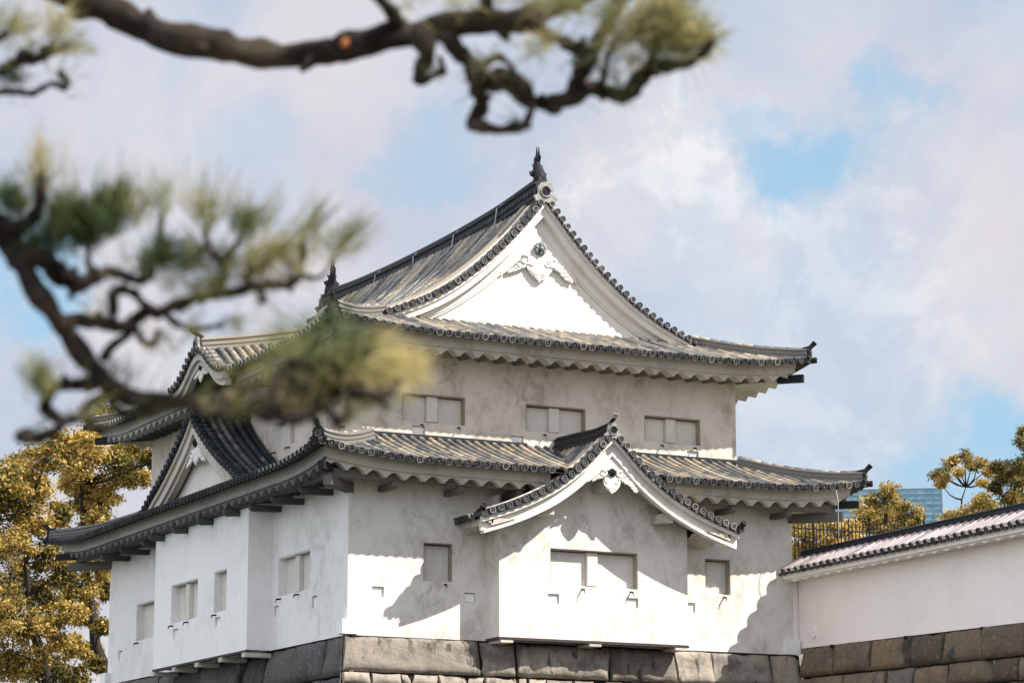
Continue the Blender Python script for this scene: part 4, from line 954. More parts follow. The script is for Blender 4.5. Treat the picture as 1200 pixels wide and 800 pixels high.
PINE_BRANCHES = [
  ('limb', [(-29.838,-65.468,-4.312,0.0447),(-29.493,-65.392,-4.577,0.0442),(-29.226,-65.469,-4.845,0.0429),(-29.06,-65.545,-4.966,0.0419),(-28.941,-65.508,-4.983,0.0415),(-28.85,-65.531,-5.021,0.0408),(-28.785,-65.658,-5.086,0.0395),(-28.679,-65.71,-5.109,0.0388),(-28.534,-65.694,-5.106,0.0384),(-28.436,-65.789,-5.112,0.0375),(-28.4,-65.92,-5.124,0.0363),(-28.316,-65.939,-5.09,0.0358),(-28.209,-65.944,-5.066,0.0353),(-28.135,-66.082,-5.069,0.0342),(-28.048,-66.208,-5.086,0.0332),(-27.961,-66.203,-5.039,0.0328),(-27.874,-66.259,-4.987,0.0322),(-27.837,-66.421,-4.971,0.031)]),
  ('twig', [(-28.269,-65.945,-5.075,0.0221),(-28.312,-66.0,-5.055,0.0187),(-28.394,-66.097,-5.054,0.0152),(-28.43,-66.084,-5.005,0.012)]),
  ('twig', [(-28.087,-66.034,-5.051,0.0197),(-28.132,-66.172,-5.051,0.0157),(-28.156,-66.25,-5.013,0.0119)]),
  ('twig', [(-28.257,-66.047,-5.103,0.0267),(-28.259,-66.084,-5.164,0.0225),(-28.232,-65.995,-5.178,0.0187),(-28.207,-65.925,-5.19,0.0147)]),
  ('twig', [(-28.268,-66.058,-5.235,0.012),(-28.223,-66.051,-5.22,0.0113),(-28.162,-65.977,-5.168,0.0106),(-28.179,-65.998,-5.143,0.0098)]),
  ('twig', [(-28.226,-66.128,-5.131,0.0264),(-28.163,-66.073,-5.143,0.0253),(-28.119,-66.065,-5.177,0.0239),(-28.148,-66.15,-5.232,0.0222),(-28.146,-66.155,-5.279,0.0207),(-28.107,-66.082,-5.286,0.0195),(-28.131,-66.09,-5.34,0.018),(-28.142,-66.184,-5.379,0.0164),(-28.096,-66.175,-5.378,0.0151),(-28.032,-66.141,-5.357,0.0138),(-28.043,-66.217,-5.368,0.0123),(-28.063,-66.293,-5.358,0.0108),(-28.032,-66.248,-5.32,0.0095)]),
  ('twig', [(-28.151,-66.142,-5.225,0.0288),(-28.088,-66.098,-5.223,0.0281),(-28.082,-66.176,-5.239,0.0269),(-28.077,-66.25,-5.276,0.0257),(-28.016,-66.203,-5.29,0.025),(-27.956,-66.198,-5.29,0.0242),(-27.966,-66.297,-5.313,0.0229),(-27.944,-66.348,-5.31,0.0219),(-27.875,-66.304,-5.275,0.0212),(-27.851,-66.329,-5.286,0.0203),(-27.872,-66.425,-5.323,0.0191),(-27.847,-66.425,-5.31,0.0182),(-27.796,-66.384,-5.265,0.0175),(-27.802,-66.452,-5.26,0.0164),(-27.818,-66.537,-5.272,0.0153),(-27.765,-66.509,-5.254,0.0145),(-27.718,-66.493,-5.232,0.0137),(-27.733,-66.592,-5.237,0.0126),(-27.733,-66.651,-5.222,0.0116)]),
  ('twig', [(-28.036,-66.183,-5.082,0.0145),(-27.988,-66.212,-5.111,0.0154),(-27.976,-66.317,-5.171,0.0161),(-27.927,-66.327,-5.181,0.017),(-27.869,-66.286,-5.148,0.0181),(-27.881,-66.354,-5.129,0.0188),(-27.91,-66.443,-5.121,0.0195),(-27.876,-66.418,-5.076,0.0205),(-27.841,-66.405,-5.024,0.0215)]),
  ('twig', [(-27.891,-66.326,-5.162,0.0239),(-27.947,-66.392,-5.225,0.0224),(-27.984,-66.432,-5.272,0.021),(-27.968,-66.366,-5.279,0.02),(-27.976,-66.361,-5.311,0.0188)]),
  ('twig', [(-27.887,-66.327,-5.283,0.0095),(-27.93,-66.441,-5.281,0.0086),(-27.923,-66.443,-5.24,0.0078),(-27.895,-66.433,-5.188,0.0071)]),
  ('twig', [(-27.844,-66.411,-5.306,0.0142),(-27.856,-66.449,-5.291,0.0132),(-27.803,-66.41,-5.246,0.0123),(-27.798,-66.455,-5.23,0.0113),(-27.847,-66.558,-5.228,0.0102),(-27.823,-66.568,-5.194,0.0093)]),
  ('twig', [(-28.133,-66.191,-5.254,0.0119),(-28.132,-66.157,-5.208,0.0108),(-28.097,-66.156,-5.176,0.0096),(-28.099,-66.26,-5.232,0.0083),(-28.105,-66.3,-5.289,0.0071)]),
  ('limb', [(-30.286,-66.289,-4.873,0.0345),(-29.942,-66.165,-5.178,0.0337),(-29.676,-66.185,-5.495,0.0322),(-29.551,-66.271,-5.684,0.0305),(-29.46,-66.242,-5.758,0.0295),(-29.396,-66.204,-5.814,0.0284),(-29.375,-66.292,-5.897,0.0269),(-29.336,-66.354,-5.995,0.0254),(-29.269,-66.3,-6.041,0.0245),(-29.219,-66.304,-6.101,0.0233),(-29.201,-66.416,-6.18,0.0217),(-29.153,-66.45,-6.213,0.0205),(-29.056,-66.414,-6.208,0.0196),(-28.975,-66.495,-6.206,0.0183),(-28.939,-66.618,-6.241,0.0168),(-28.859,-66.628,-6.23,0.0158),(-28.781,-66.614,-6.198,0.0147),(-28.767,-66.718,-6.186,0.0134)]),
  ('branch', [(-29.257,-66.221,-5.999,0.0174),(-29.205,-66.227,-5.995,0.017),(-29.192,-66.338,-6.021,0.0162),(-29.163,-66.365,-6.029,0.0157),(-29.108,-66.309,-6.001,0.0153),(-29.09,-66.357,-5.988,0.0148),(-29.089,-66.462,-6.004,0.014),(-29.024,-66.463,-5.974,0.0136),(-28.96,-66.429,-5.947,0.0132),(-28.95,-66.513,-5.961,0.0126),(-28.937,-66.598,-5.962,0.012),(-28.874,-66.559,-5.948,0.0116),(-28.828,-66.555,-5.937,0.0111),(-28.841,-66.662,-5.938,0.0105)]),
  ('branch', [(-29.381,-66.189,-5.813,0.0263),(-29.36,-66.259,-5.858,0.0245),(-29.345,-66.332,-5.882,0.0227),(-29.291,-66.277,-5.891,0.0214),(-29.246,-66.254,-5.909,0.02),(-29.249,-66.349,-5.936,0.0182),(-29.232,-66.389,-5.92,0.0167),(-29.183,-66.326,-5.89,0.0153),(-29.15,-66.35,-5.902,0.0138),(-29.146,-66.449,-5.94,0.0121),(-29.117,-66.446,-5.916,0.0106)]),
  ('branch', [(-29.53,-66.198,-5.705,0.024),(-29.479,-66.309,-5.765,0.0215),(-29.409,-66.309,-5.814,0.0194),(-29.362,-66.258,-5.785,0.0174),(-29.355,-66.332,-5.766,0.0151),(-29.379,-66.425,-5.744,0.0127),(-29.362,-66.391,-5.7,0.0107)]),
  ('twig', [(-29.17,-66.342,-6.025,0.0107),(-29.19,-66.392,-5.993,0.0107),(-29.167,-66.326,-5.946,0.0108),(-29.142,-66.329,-5.936,0.0108),(-29.149,-66.426,-5.965,0.0106),(-29.135,-66.427,-5.986,0.0106),(-29.069,-66.363,-5.988,0.0108)]),
  ('twig', [(-29.196,-66.36,-6.105,0.0128),(-29.176,-66.333,-6.077,0.0118),(-29.14,-66.291,-6.05,0.0108),(-29.145,-66.374,-6.049,0.0096),(-29.157,-66.442,-6.035,0.0085)]),
  ('twig', [(-29.137,-66.383,-6.022,0.0086),(-29.092,-66.315,-6.046,0.0079),(-29.078,-66.347,-6.062,0.0072),(-29.099,-66.454,-6.051,0.0064)]),
  ('branch', [(-29.194,-66.333,-6.154,0.0128),(-29.215,-66.285,-6.154,0.0131),(-29.282,-66.357,-6.175,0.0132),(-29.322,-66.382,-6.193,0.0133),(-29.316,-66.296,-6.214,0.0137),(-29.3,-66.303,-6.233,0.0139),(-29.305,-66.401,-6.269,0.0139),(-29.323,-66.383,-6.289,0.0141),(-29.327,-66.302,-6.291,0.0145),(-29.366,-66.342,-6.297,0.0146),(-29.407,-66.417,-6.315,0.0146)]),
  ('branch', [(-29.177,-66.284,-6.185,0.0129),(-29.223,-66.339,-6.217,0.0121),(-29.275,-66.431,-6.259,0.0112),(-29.304,-66.395,-6.268,0.0105)]),
  ('twig', [(-29.172,-66.293,-6.17,0.0108),(-29.182,-66.401,-6.228,0.0101),(-29.156,-66.434,-6.247,0.0095),(-29.095,-66.39,-6.227,0.009),(-29.069,-66.451,-6.219,0.0085)]),
  ('twig', [(-29.227,-66.318,-6.234,0.0107),(-29.247,-66.404,-6.265,0.0091),(-29.215,-66.369,-6.269,0.0078),(-29.19,-66.369,-6.277,0.0064)]),
  ('twig', [(-29.285,-66.462,-5.962,0.0084),(-29.273,-66.464,-5.932,0.0077),(-29.258,-66.409,-5.883,0.0071),(-29.276,-66.474,-5.875,0.0063)]),
  ('twig', [(-29.026,-66.551,-5.981,0.0105),(-28.963,-66.502,-5.932,0.0098),(-28.961,-66.506,-5.9,0.0089),(-29.018,-66.595,-5.897,0.008),(-29.039,-66.595,-5.869,0.0071),(-29.02,-66.531,-5.813,0.0064)]),
  ('twig', [(-28.973,-66.537,-5.908,0.0085),(-28.951,-66.499,-5.866,0.0078),(-28.967,-66.585,-5.869,0.007),(-28.981,-66.657,-5.856,0.0063)]),
  ('twig', [(-28.899,-66.499,-5.939,0.0107),(-28.919,-66.538,-5.918,0.0085),(-28.942,-66.651,-5.924,0.0063)]),
  ('twig', [(-28.79,-66.537,-5.907,0.0086),(-28.826,-66.646,-5.887,0.0074),(-28.847,-66.699,-5.869,0.0063)]),
  ('twig', [(-28.805,-66.574,-5.916,0.0064),(-28.801,-66.672,-5.94,0.0056),(-28.759,-66.652,-5.905,0.0049),(-28.738,-66.622,-5.867,0.0042)]),
  ('twig', [(-28.905,-66.585,-5.962,0.0084),(-28.899,-66.609,-5.986,0.0073),(-28.883,-66.546,-5.98,0.0064)]),
  ('twig', [(-29.093,-66.472,-6.007,0.0085),(-29.057,-66.436,-6.018,0.0078),(-29.02,-66.44,-6.036,0.0071),(-28.993,-66.576,-6.052,0.0063)]),
  ('twig', [(-29.137,-66.435,-5.934,0.0085),(-29.114,-66.377,-5.885,0.0082),(-29.121,-66.439,-5.879,0.0077),(-29.127,-66.524,-5.873,0.0072),(-29.113,-66.485,-5.807,0.0068),(-29.099,-66.454,-5.767,0.0064)]),
  ('twig', [(-29.026,-66.881,-6.291,0.0089),(-29.011,-66.904,-6.319,0.0079),(-29.04,-67.026,-6.329,0.0068),(-29.024,-67.053,-6.35,0.0058)]),
  ('twig', [(-28.94,-66.887,-6.281,0.009),(-28.964,-66.981,-6.327,0.0078),(-28.972,-67.067,-6.334,0.0068),(-28.942,-67.024,-6.347,0.0058)]),
  ('twig', [(-28.844,-66.965,-6.249,0.0089),(-28.875,-67.083,-6.252,0.0078),(-28.851,-67.091,-6.248,0.0068),(-28.817,-67.064,-6.215,0.0059)]),
  ('twig', [(-28.899,-67.009,-6.231,0.0088),(-28.943,-67.076,-6.217,0.0073),(-28.942,-67.036,-6.199,0.0059)]),
  ('twig', [(-28.862,-67.053,-6.276,0.0088),(-28.833,-67.033,-6.292,0.0078),(-28.8,-67.021,-6.28,0.0069),(-28.825,-67.124,-6.313,0.0058)]),
  ('twig', [(-28.958,-66.992,-6.262,0.0088),(-28.921,-66.951,-6.238,0.0079),(-28.923,-67.012,-6.245,0.0068),(-28.953,-67.121,-6.28,0.0058)]),
  ('twig', [(-28.978,-66.919,-6.278,0.0089),(-28.975,-66.938,-6.259,0.0074),(-29.006,-67.072,-6.272,0.0058)]),
  ('twig', [(-28.847,-66.947,-6.188,0.009),(-28.876,-67.046,-6.184,0.0073),(-28.904,-67.164,-6.192,0.0058)]),
  ('twig', [(-29.099,-66.843,-6.272,0.0089),(-29.134,-66.973,-6.321,0.0073),(-29.125,-67.015,-6.334,0.0058)]),
  ('twig', [(-29.082,-66.906,-6.288,0.0089),(-29.099,-66.99,-6.277,0.0078),(-29.063,-66.954,-6.261,0.0068),(-29.055,-66.967,-6.248,0.0059)]),
  ('twig', [(-29.175,-66.919,-6.294,0.0088),(-29.164,-66.932,-6.317,0.0073),(-29.131,-66.915,-6.319,0.0059)]),
  ('twig', [(-28.942,-67.018,-6.229,0.0088),(-28.936,-66.965,-6.197,0.0079),(-28.947,-67.001,-6.175,0.0069),(-28.982,-67.121,-6.181,0.0058)]),
  ('twig', [(-28.883,-66.99,-6.208,0.0089),(-28.865,-66.985,-6.228,0.0074),(-28.894,-67.108,-6.247,0.0058)]),
  ('branch', [(-28.853,-66.614,-6.227,0.0167),(-28.866,-66.739,-6.212,0.0156),(-28.899,-66.915,-6.211,0.0143),(-28.883,-66.971,-6.201,0.0134),(-28.862,-67.005,-6.19,0.0126),(-28.89,-67.16,-6.212,0.0115)]),
  ('branch', [(-29.072,-67.0,-6.31,0.0174),(-29.052,-67.095,-6.348,0.0161),(-29.016,-67.126,-6.339,0.015),(-28.947,-67.062,-6.302,0.0141),(-28.924,-67.088,-6.279,0.013),(-28.918,-67.183,-6.301,0.0117),(-28.857,-67.174,-6.295,0.0107),(-28.798,-67.121,-6.256,0.0097)]),
  ('twig', [(-28.962,-67.096,-6.309,0.0135),(-28.962,-67.162,-6.351,0.0114),(-28.919,-67.106,-6.347,0.0096),(-28.892,-67.069,-6.313,0.0078)]),
  ('twig', [(-29.067,-67.107,-6.33,0.0114),(-29.07,-67.099,-6.287,0.0102),(-29.026,-67.033,-6.231,0.009),(-29.011,-67.082,-6.217,0.0077)]),
  ('twig', [(-29.031,-67.142,-6.291,0.0114),(-29.022,-67.063,-6.25,0.0103),(-29.004,-67.047,-6.224,0.009),(-29.011,-67.139,-6.241,0.0076)]),
  ('twig', [(-28.954,-67.139,-6.236,0.0115),(-28.906,-67.072,-6.26,0.0097),(-28.91,-67.129,-6.292,0.0077)]),
  ('branch', [(-29.45,-65.356,-5.339,0.0174),(-29.339,-65.438,-5.252,0.0164),(-29.289,-65.578,-5.241,0.0152),(-29.249,-65.594,-5.227,0.0143),(-29.207,-65.557,-5.183,0.0135),(-29.194,-65.634,-5.195,0.0125),(-29.182,-65.737,-5.211,0.0114),(-29.138,-65.717,-5.183,0.0106),(-29.102,-65.701,-5.165,0.0097)]),
  ('twig', [(-29.269,-65.514,-5.259,0.0098),(-29.251,-65.608,-5.281,0.0094),(-29.223,-65.667,-5.291,0.009),(-29.167,-65.609,-5.275,0.0088),(-29.141,-65.619,-5.258,0.0085),(-29.146,-65.723,-5.277,0.0081),(-29.119,-65.733,-5.285,0.0078),(-29.096,-65.67,-5.249,0.0076),(-29.125,-65.711,-5.239,0.0072)]),
  ('twig', [(-29.139,-65.617,-5.172,0.0098),(-29.177,-65.725,-5.189,0.0088),(-29.161,-65.718,-5.175,0.008),(-29.134,-65.688,-5.172,0.0073)]),
  ('twig', [(-29.215,-65.646,-5.206,0.0121),(-29.221,-65.696,-5.196,0.0113),(-29.185,-65.649,-5.182,0.0105),(-29.191,-65.686,-5.216,0.0097)]),
  ('twig', [(-29.332,-65.646,-5.193,0.0121),(-29.269,-65.655,-5.153,0.0109),(-29.247,-65.67,-5.133,0.0097)]),
]
PINE_TUFTS = [
  (-29.367,-66.395,-5.698,-0.089,-0.176,0.98,0.103,46.0,75.0,0.8),
  (-29.358,-66.336,-5.727,-0.089,-0.176,0.98,0.08,60.0,100.0,0.4),
  (-29.385,-66.264,-5.765,-0.089,-0.176,0.98,0.08,90.0,120.0,0.2),
  (-29.416,-66.262,-5.737,-0.089,-0.176,0.98,0.084,90.0,150.0,0.15),
  (-29.318,-66.381,-5.807,0.088,-0.261,0.961,0.087,120.0,100.0,0.3),
  (-29.271,-66.392,-5.821,0.001,-0.22,0.975,0.083,150.0,90.0,0.15),
  (-29.231,-66.411,-5.796,0.088,-0.261,0.961,0.087,150.0,70.0,0.25),
  (-29.207,-66.422,-5.784,0.172,-0.298,0.939,0.091,110.0,60.0,0.3),
  (-29.25,-66.392,-5.848,-0.089,-0.176,0.98,0.075,130.0,120.0,0.1),
  (-29.318,-66.319,-5.84,-0.089,-0.176,0.98,0.076,110.0,150.0,0.15),
  (-29.354,-66.305,-5.851,-0.089,-0.176,0.98,0.072,110.0,160.0,0.15),
  (-29.134,-66.554,-5.793,-0.089,-0.176,0.98,0.101,22.0,40.0,0.5),
  (-29.169,-66.482,-5.813,0.088,-0.261,0.961,0.09,40.0,70.0,0.6),
  (-29.04,-66.58,-5.82,-0.089,-0.176,0.98,0.094,70.0,110.0,0.6),
  (-28.961,-66.605,-5.837,0.088,-0.261,0.961,0.086,110.0,110.0,0.35),
  (-28.991,-66.575,-5.913,0.72,-0.476,0.504,0.078,70.0,140.0,0.5),
  (-29.119,-66.532,-5.9,-0.089,-0.176,0.98,0.07,150.0,160.0,0.12),
  (-29.143,-66.52,-5.914,-0.089,-0.176,0.98,0.066,80.0,160.0,0.2),
  (-29.076,-66.543,-5.916,0.569,-0.443,0.693,0.078,110.0,120.0,0.4),
  (-29.037,-66.563,-5.892,-0.089,-0.176,0.98,0.074,80.0,150.0,0.4),
  (-28.923,-66.601,-5.912,0.422,-0.396,0.816,0.086,80.0,130.0,0.75),
  (-28.893,-66.619,-5.888,0.569,-0.443,0.693,0.086,60.0,120.0,0.7),
  (-28.938,-66.589,-5.937,0.32,-0.359,0.877,0.078,80.0,140.0,0.55),
  (-28.841,-66.632,-5.921,-0.627,0.143,0.766,0.074,60.0,150.0,0.7),
  (-28.847,-66.699,-5.865,0.384,-0.382,0.841,0.116,40.0,80.0,0.6),
  (-28.799,-66.765,-5.901,0.521,-0.429,0.738,0.119,46.0,70.0,0.5),
  (-29.052,-66.539,-5.968,0.465,-0.411,0.784,0.066,80.0,150.0,0.6),
  (-29.008,-66.558,-5.957,0.465,-0.411,0.784,0.066,80.0,150.0,0.5),
  (-29.098,-66.525,-5.96,0.231,-0.323,0.918,0.066,50.0,150.0,0.6),
  (-28.965,-66.557,-6.032,0.694,-0.193,-0.693,0.062,44.0,140.0,0.6),
  (-29.115,-66.493,-6.074,0.694,-0.193,-0.693,0.058,30.0,140.0,0.5),
  (-29.05,-66.521,-6.053,0.792,-0.276,-0.544,0.058,40.0,160.0,0.6),
  (-29.352,-66.39,-6.204,-0.342,-0.04,0.939,0.094,60.0,80.0,0.45),
  (-29.331,-66.398,-6.194,-0.414,0.003,0.91,0.074,40.0,90.0,0.6),
  (-29.178,-66.347,-6.159,0.172,-0.298,0.939,0.071,30.0,70.0,0.6),
  (-29.144,-66.357,-6.166,0.249,-0.331,0.91,0.079,22.0,60.0,0.4),
  (-29.234,-66.329,-6.157,0.172,-0.298,0.939,0.067,16.0,80.0,0.5),
  (-29.149,-65.757,-5.148,0.001,-0.22,0.975,0.102,60.0,120.0,0.75),
  (-29.155,-65.743,-5.186,0.384,-0.382,0.841,0.08,40.0,150.0,0.7),
  (-29.118,-65.755,-5.184,0.83,-0.481,0.282,0.076,36.0,100.0,0.6),
  (-29.224,-65.596,-5.242,0.249,-0.331,0.91,0.072,70.0,170.0,0.15),
  (-29.25,-65.624,-5.129,0.27,-0.339,0.901,0.099,56.0,150.0,0.6),
  (-29.233,-65.633,-5.116,0.398,-0.388,0.831,0.09,40.0,120.0,0.6),
  (-29.118,-65.728,-5.268,-0.089,-0.176,0.98,0.076,10.0,120.0,0.5),
  (-28.03,-66.316,-5.179,-0.089,-0.176,0.98,0.083,60.0,160.0,0.85),
  (-28.057,-66.296,-5.195,-0.089,-0.176,0.98,0.075,40.0,160.0,0.7),
  (-28.16,-66.234,-5.226,-0.089,-0.176,0.98,0.066,40.0,160.0,0.6),
  (-27.923,-66.483,-5.206,0.198,-0.309,0.93,0.091,70.0,150.0,0.75),
  (-27.879,-66.515,-5.186,0.384,-0.382,0.841,0.1,110.0,150.0,0.7),
  (-27.832,-66.532,-5.212,0.384,-0.382,0.841,0.1,130.0,150.0,0.6),
  (-27.805,-66.558,-5.184,0.489,-0.418,0.766,0.104,140.0,150.0,0.7),
  (-27.77,-66.561,-5.229,0.384,-0.382,0.841,0.091,120.0,160.0,0.6),
  (-27.747,-66.586,-5.199,0.569,-0.443,0.693,0.091,100.0,150.0,0.65),
  (-27.857,-66.542,-5.146,0.249,-0.331,0.91,0.104,110.0,160.0,0.7),
  (-27.802,-66.577,-5.137,0.249,-0.331,0.91,0.1,110.0,160.0,0.7),
  (-27.874,-66.492,-5.258,0.249,-0.331,0.91,0.069,50.0,160.0,0.6),
  (-27.947,-66.492,-5.145,0.249,-0.331,0.91,0.087,60.0,160.0,0.4),
  (-27.94,-66.35,-5.217,-0.089,-0.176,0.98,0.066,40.0,170.0,0.2),
  (-28.255,-66.076,-5.217,-0.089,-0.176,0.98,0.045,24.0,180.0,0.2),
  (-27.891,-66.459,-5.325,-0.089,-0.176,0.98,0.048,24.0,180.0,0.2),
  (-28.113,-66.239,-5.278,-0.089,-0.176,0.98,0.053,30.0,180.0,0.4),
  (-28.137,-66.187,-5.061,-0.089,-0.176,0.98,0.076,40.0,170.0,0.6),
  (-28.065,-66.337,-5.072,-0.089,-0.176,0.98,0.088,70.0,170.0,0.6),
  (-27.985,-66.371,-5.093,-0.089,-0.176,0.98,0.088,50.0,170.0,0.6),
  (-28.198,-66.161,-5.051,-0.089,-0.176,0.98,0.08,40.0,170.0,0.6),
  (-28.317,-66.103,-5.058,-0.089,-0.176,0.98,0.08,24.0,170.0,0.5),
  (-28.835,-67.08,-6.238,0.786,-0.483,0.386,0.091,68.0,140.0,0.95),
  (-28.901,-67.142,-6.245,0.72,-0.476,0.504,0.08,59.0,160.0,0.9),
  (-28.941,-67.122,-6.263,0.249,-0.331,0.91,0.07,42.0,160.0,0.8),
  (-28.916,-66.949,-6.259,0.32,-0.359,0.877,0.066,34.0,170.0,0.8),
  (-28.996,-67.002,-6.289,-0.089,-0.176,0.98,0.058,25.0,170.0,0.75),
  (-28.77,-67.023,-6.204,0.893,-0.45,0.0,0.092,42.0,90.0,1.0),
  (-28.864,-67.077,-6.195,0.875,-0.468,0.122,0.101,102.0,100.0,0.9),
  (-28.923,-67.138,-6.219,0.72,-0.476,0.504,0.093,93.0,140.0,0.5),
  (-28.805,-67.011,-6.186,0.897,-0.44,-0.049,0.109,76.0,70.0,0.95),
  (-28.888,-66.974,-6.196,0.249,-0.331,0.91,0.082,59.0,160.0,0.5),
  (-28.948,-67.033,-6.232,0.16,-0.293,0.943,0.075,46.0,160.0,0.5),
  (-28.878,-67.054,-6.277,0.819,-0.482,0.31,0.081,76.0,150.0,0.8),
  (-28.873,-66.969,-6.25,0.661,-0.465,0.588,0.076,59.0,170.0,0.6),
  (-28.783,-67.007,-6.254,0.759,-0.481,0.438,0.076,34.0,120.0,0.8),
  (-28.986,-67.021,-6.213,0.059,-0.248,0.967,0.075,59.0,160.0,0.6),
  (-28.965,-67.13,-6.176,0.231,-0.323,0.918,0.096,25.0,130.0,0.25),
  (-28.941,-66.957,-6.17,-0.397,-0.007,0.918,0.099,25.0,140.0,0.4),
  (-28.945,-67.142,-6.158,0.088,-0.261,0.961,0.083,22.0,130.0,0.3),
  (-28.976,-66.946,-6.153,-0.549,0.089,0.831,0.099,25.0,120.0,0.4),
  (-29.029,-66.995,-6.258,-0.089,-0.176,0.98,0.065,42.0,170.0,0.8),
  (-29.022,-66.917,-6.207,-0.694,0.193,0.693,0.086,25.0,150.0,0.6),
  (-29.088,-66.887,-6.226,-0.694,0.193,0.693,0.082,11.0,150.0,0.5),
  (-28.855,-66.964,-6.316,-0.089,-0.176,0.98,0.049,20.0,170.0,0.9),
  (-28.932,-66.939,-6.278,-0.089,-0.176,0.98,0.066,42.0,170.0,0.7),
  (-29.308,-66.381,-5.818,-0.089,-0.176,0.98,0.091,90.0,120.0,0.25),
  (-29.231,-66.456,-5.834,0.088,-0.261,0.961,0.082,90.0,120.0,0.2),
  (-29.281,-66.383,-5.844,-0.089,-0.176,0.98,0.071,80.0,160.0,0.15),
  (-29.189,-66.48,-5.795,0.001,-0.22,0.975,0.118,14.0,40.0,0.5),
  (-29.251,-66.467,-5.767,0.001,-0.22,0.975,0.126,14.0,50.0,0.4),
  (-29.072,-66.579,-5.78,0.001,-0.22,0.975,0.117,12.0,40.0,0.5),
  (-29.002,-66.597,-5.812,0.088,-0.261,0.961,0.117,12.0,50.0,0.5),
  (-29.295,-66.399,-5.765,-0.177,-0.131,0.975,0.119,14.0,50.0,0.5),
  (-28.913,-66.625,-5.832,0.172,-0.298,0.939,0.109,12.0,50.0,0.6),
  (-28.871,-66.628,-5.888,0.249,-0.331,0.91,0.105,16.0,80.0,0.6),
]

# ================================================================== STONE WALLS
from mathutils import noise as mnoise
def stones(mb, T, rows, length, seed, res=.2, rough=.05, gap=.018):
    """rows: (height, widths or (min,max)) laid from the top; T(u, v, w): along, down, outward"""
    rng = random.Random(seed); v = 0.0
    for h, wd in rows:
        u = 0.0; k = 0
        while u < length - .05:
            w = wd[k % len(wd)] if isinstance(wd, list) else rng.uniform(*wd)
            if length - (u + w) < .3: w = length - u
            k += 1
            q = rng.random(); sk = rng.uniform(-.13, .13); pop = rng.uniform(-.05, .06)
            nx, ny = max(3, int(w/res)), max(3, int(h/res))
            jt = [rng.uniform(0, .035) for _ in range(4)]
            P = []
            for j in range(ny+1):
                row = []
                for i in range(nx+1):
                    fu, fv = i/nx, j/ny
                    uu = u + gap + jt[0]*(1-fu) + (w - 2*gap - jt[1]*fu)*fu + sk*(fv-.5)*(1 if 0 < i else .6)
                    vv = v + gap + jt[2]*(1-fv) + (h - 2*gap - jt[3]*fv)*fv
                    e = min(fu*w, (1-fu)*w, fv*h, (1-fv)*h)
                    rd = -.09*max(0, 1 - e/(.05 + .05*q))**2
                    nz = mnoise.fractal(Vector((uu*1.1, vv*1.1, seed*3.7+q*20)), .75, 2.1, 7)*rough*2.0 + mnoise.noise(Vector((uu*.35, vv*.35, q*9)))*.05
                    if e < 1e-6: uu += mnoise.noise(Vector((vv*2, q*30, 1)))*.03; vv += mnoise.noise(Vector((uu*2, q*30, 5)))*.03
                    row.append(T(uu, vv, pop + nz + rd))
                P.append(row)
            top = [[T(u + gap + (w-2*gap)*i/nx, v + gap, -.3) for i in range(nx+1)]]
            bot = [[T(u + gap + (w-2*gap)*i/nx, v + h - gap, -.3) for i in range(nx+1)]]
            ids = [[mb.vert(p) for p in r] for r in top + P + bot]
            for j in range(len(ids)-1):
                for i in range(nx): mb.face((ids[j][i], ids[j+1][i], ids[j+1][i+1], ids[j][i+1]), q, 0, True)
            for e in (0, nx):
                mb.face([ids[j][e] for j in range(len(ids))], q, 0)
            u += w
        v += h
    P = [[T(length*i/30, v*j/30, -.16) for i in range(31)] for j in range(31)]
    mb.loops(P, False, False, .2, 1)
off = lambda v: .16 + .16*v + .012*v*v
rest = [(.55, (.5, 1.3)), (.7, (.6, 1.5)), (.8, (.7, 1.8)), (1.0, (.9, 2.2)), (1.1, (1, 2.4)), (1.2, (1, 2.6)), (1.3, (1.2, 3)), (1.4, (1.4, 3)), (1.5, (1.4, 3))]
SB = thing('stone_base', 'rough stone base with a broad top course carrying the turret', 'stone base', (7.5, 10.6, -12))
mb = MB()
stones(mb, lambda u, v, w: Vector((u - .03 - off(v)*max(0, 1-u/3)*.62, -off(v) - w, -.015 - v)), [(1.04, [4.15, 1.2, 3.1, 2.25, 1.3, 2.1, 1.3]), (.40, (.3, .9)), (.6, (.5, 1.4))] + rest, 15.2, 3, .13, .06)
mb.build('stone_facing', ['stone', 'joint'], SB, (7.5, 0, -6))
mb = MB()
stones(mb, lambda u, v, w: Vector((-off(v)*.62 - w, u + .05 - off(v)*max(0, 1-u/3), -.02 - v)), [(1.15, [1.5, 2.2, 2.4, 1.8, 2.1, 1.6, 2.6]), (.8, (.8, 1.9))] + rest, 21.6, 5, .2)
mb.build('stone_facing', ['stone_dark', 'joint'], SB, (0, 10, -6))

WX, WL = 15.2, 42.0
wbase = lambda u: .20 - .015*u
wo = thing('stone_wall', 'brown squared stone wall under the plain white wall to the right', 'stone wall', (WX, -13, -12))
mb = MB()
stones(mb, lambda u, v, w: Vector((WX - .10 - .14*v - w, -.30 - u, wbase(u) - .006 - v)), [(.92, [1.75, 2.0, 1.95, 1.62, 2.0, 1.9, 1.7]), (.66, [2.3, 2.3, 1.45, 1.6, 2.1, 1.2]), (.55, (.6, 1.3)), (.6, (.7, 1.5))] + rest, WL, 11, .16, .045, .012)
mb.build('stone_facing', ['stone_right', 'joint'], wo, (WX, -13, -5))

for u in (1.7, 5.6, 9.3, 13.0):
    m = MB(); m.box((WX - .165, -.30-u-.06, wbase(u)-.10), (WX - .02, -.30-u+.06, wbase(u)-.012)); m.build('drain_notch', 'joint', wo, (WX-.1, -.3-u, wbase(u)))
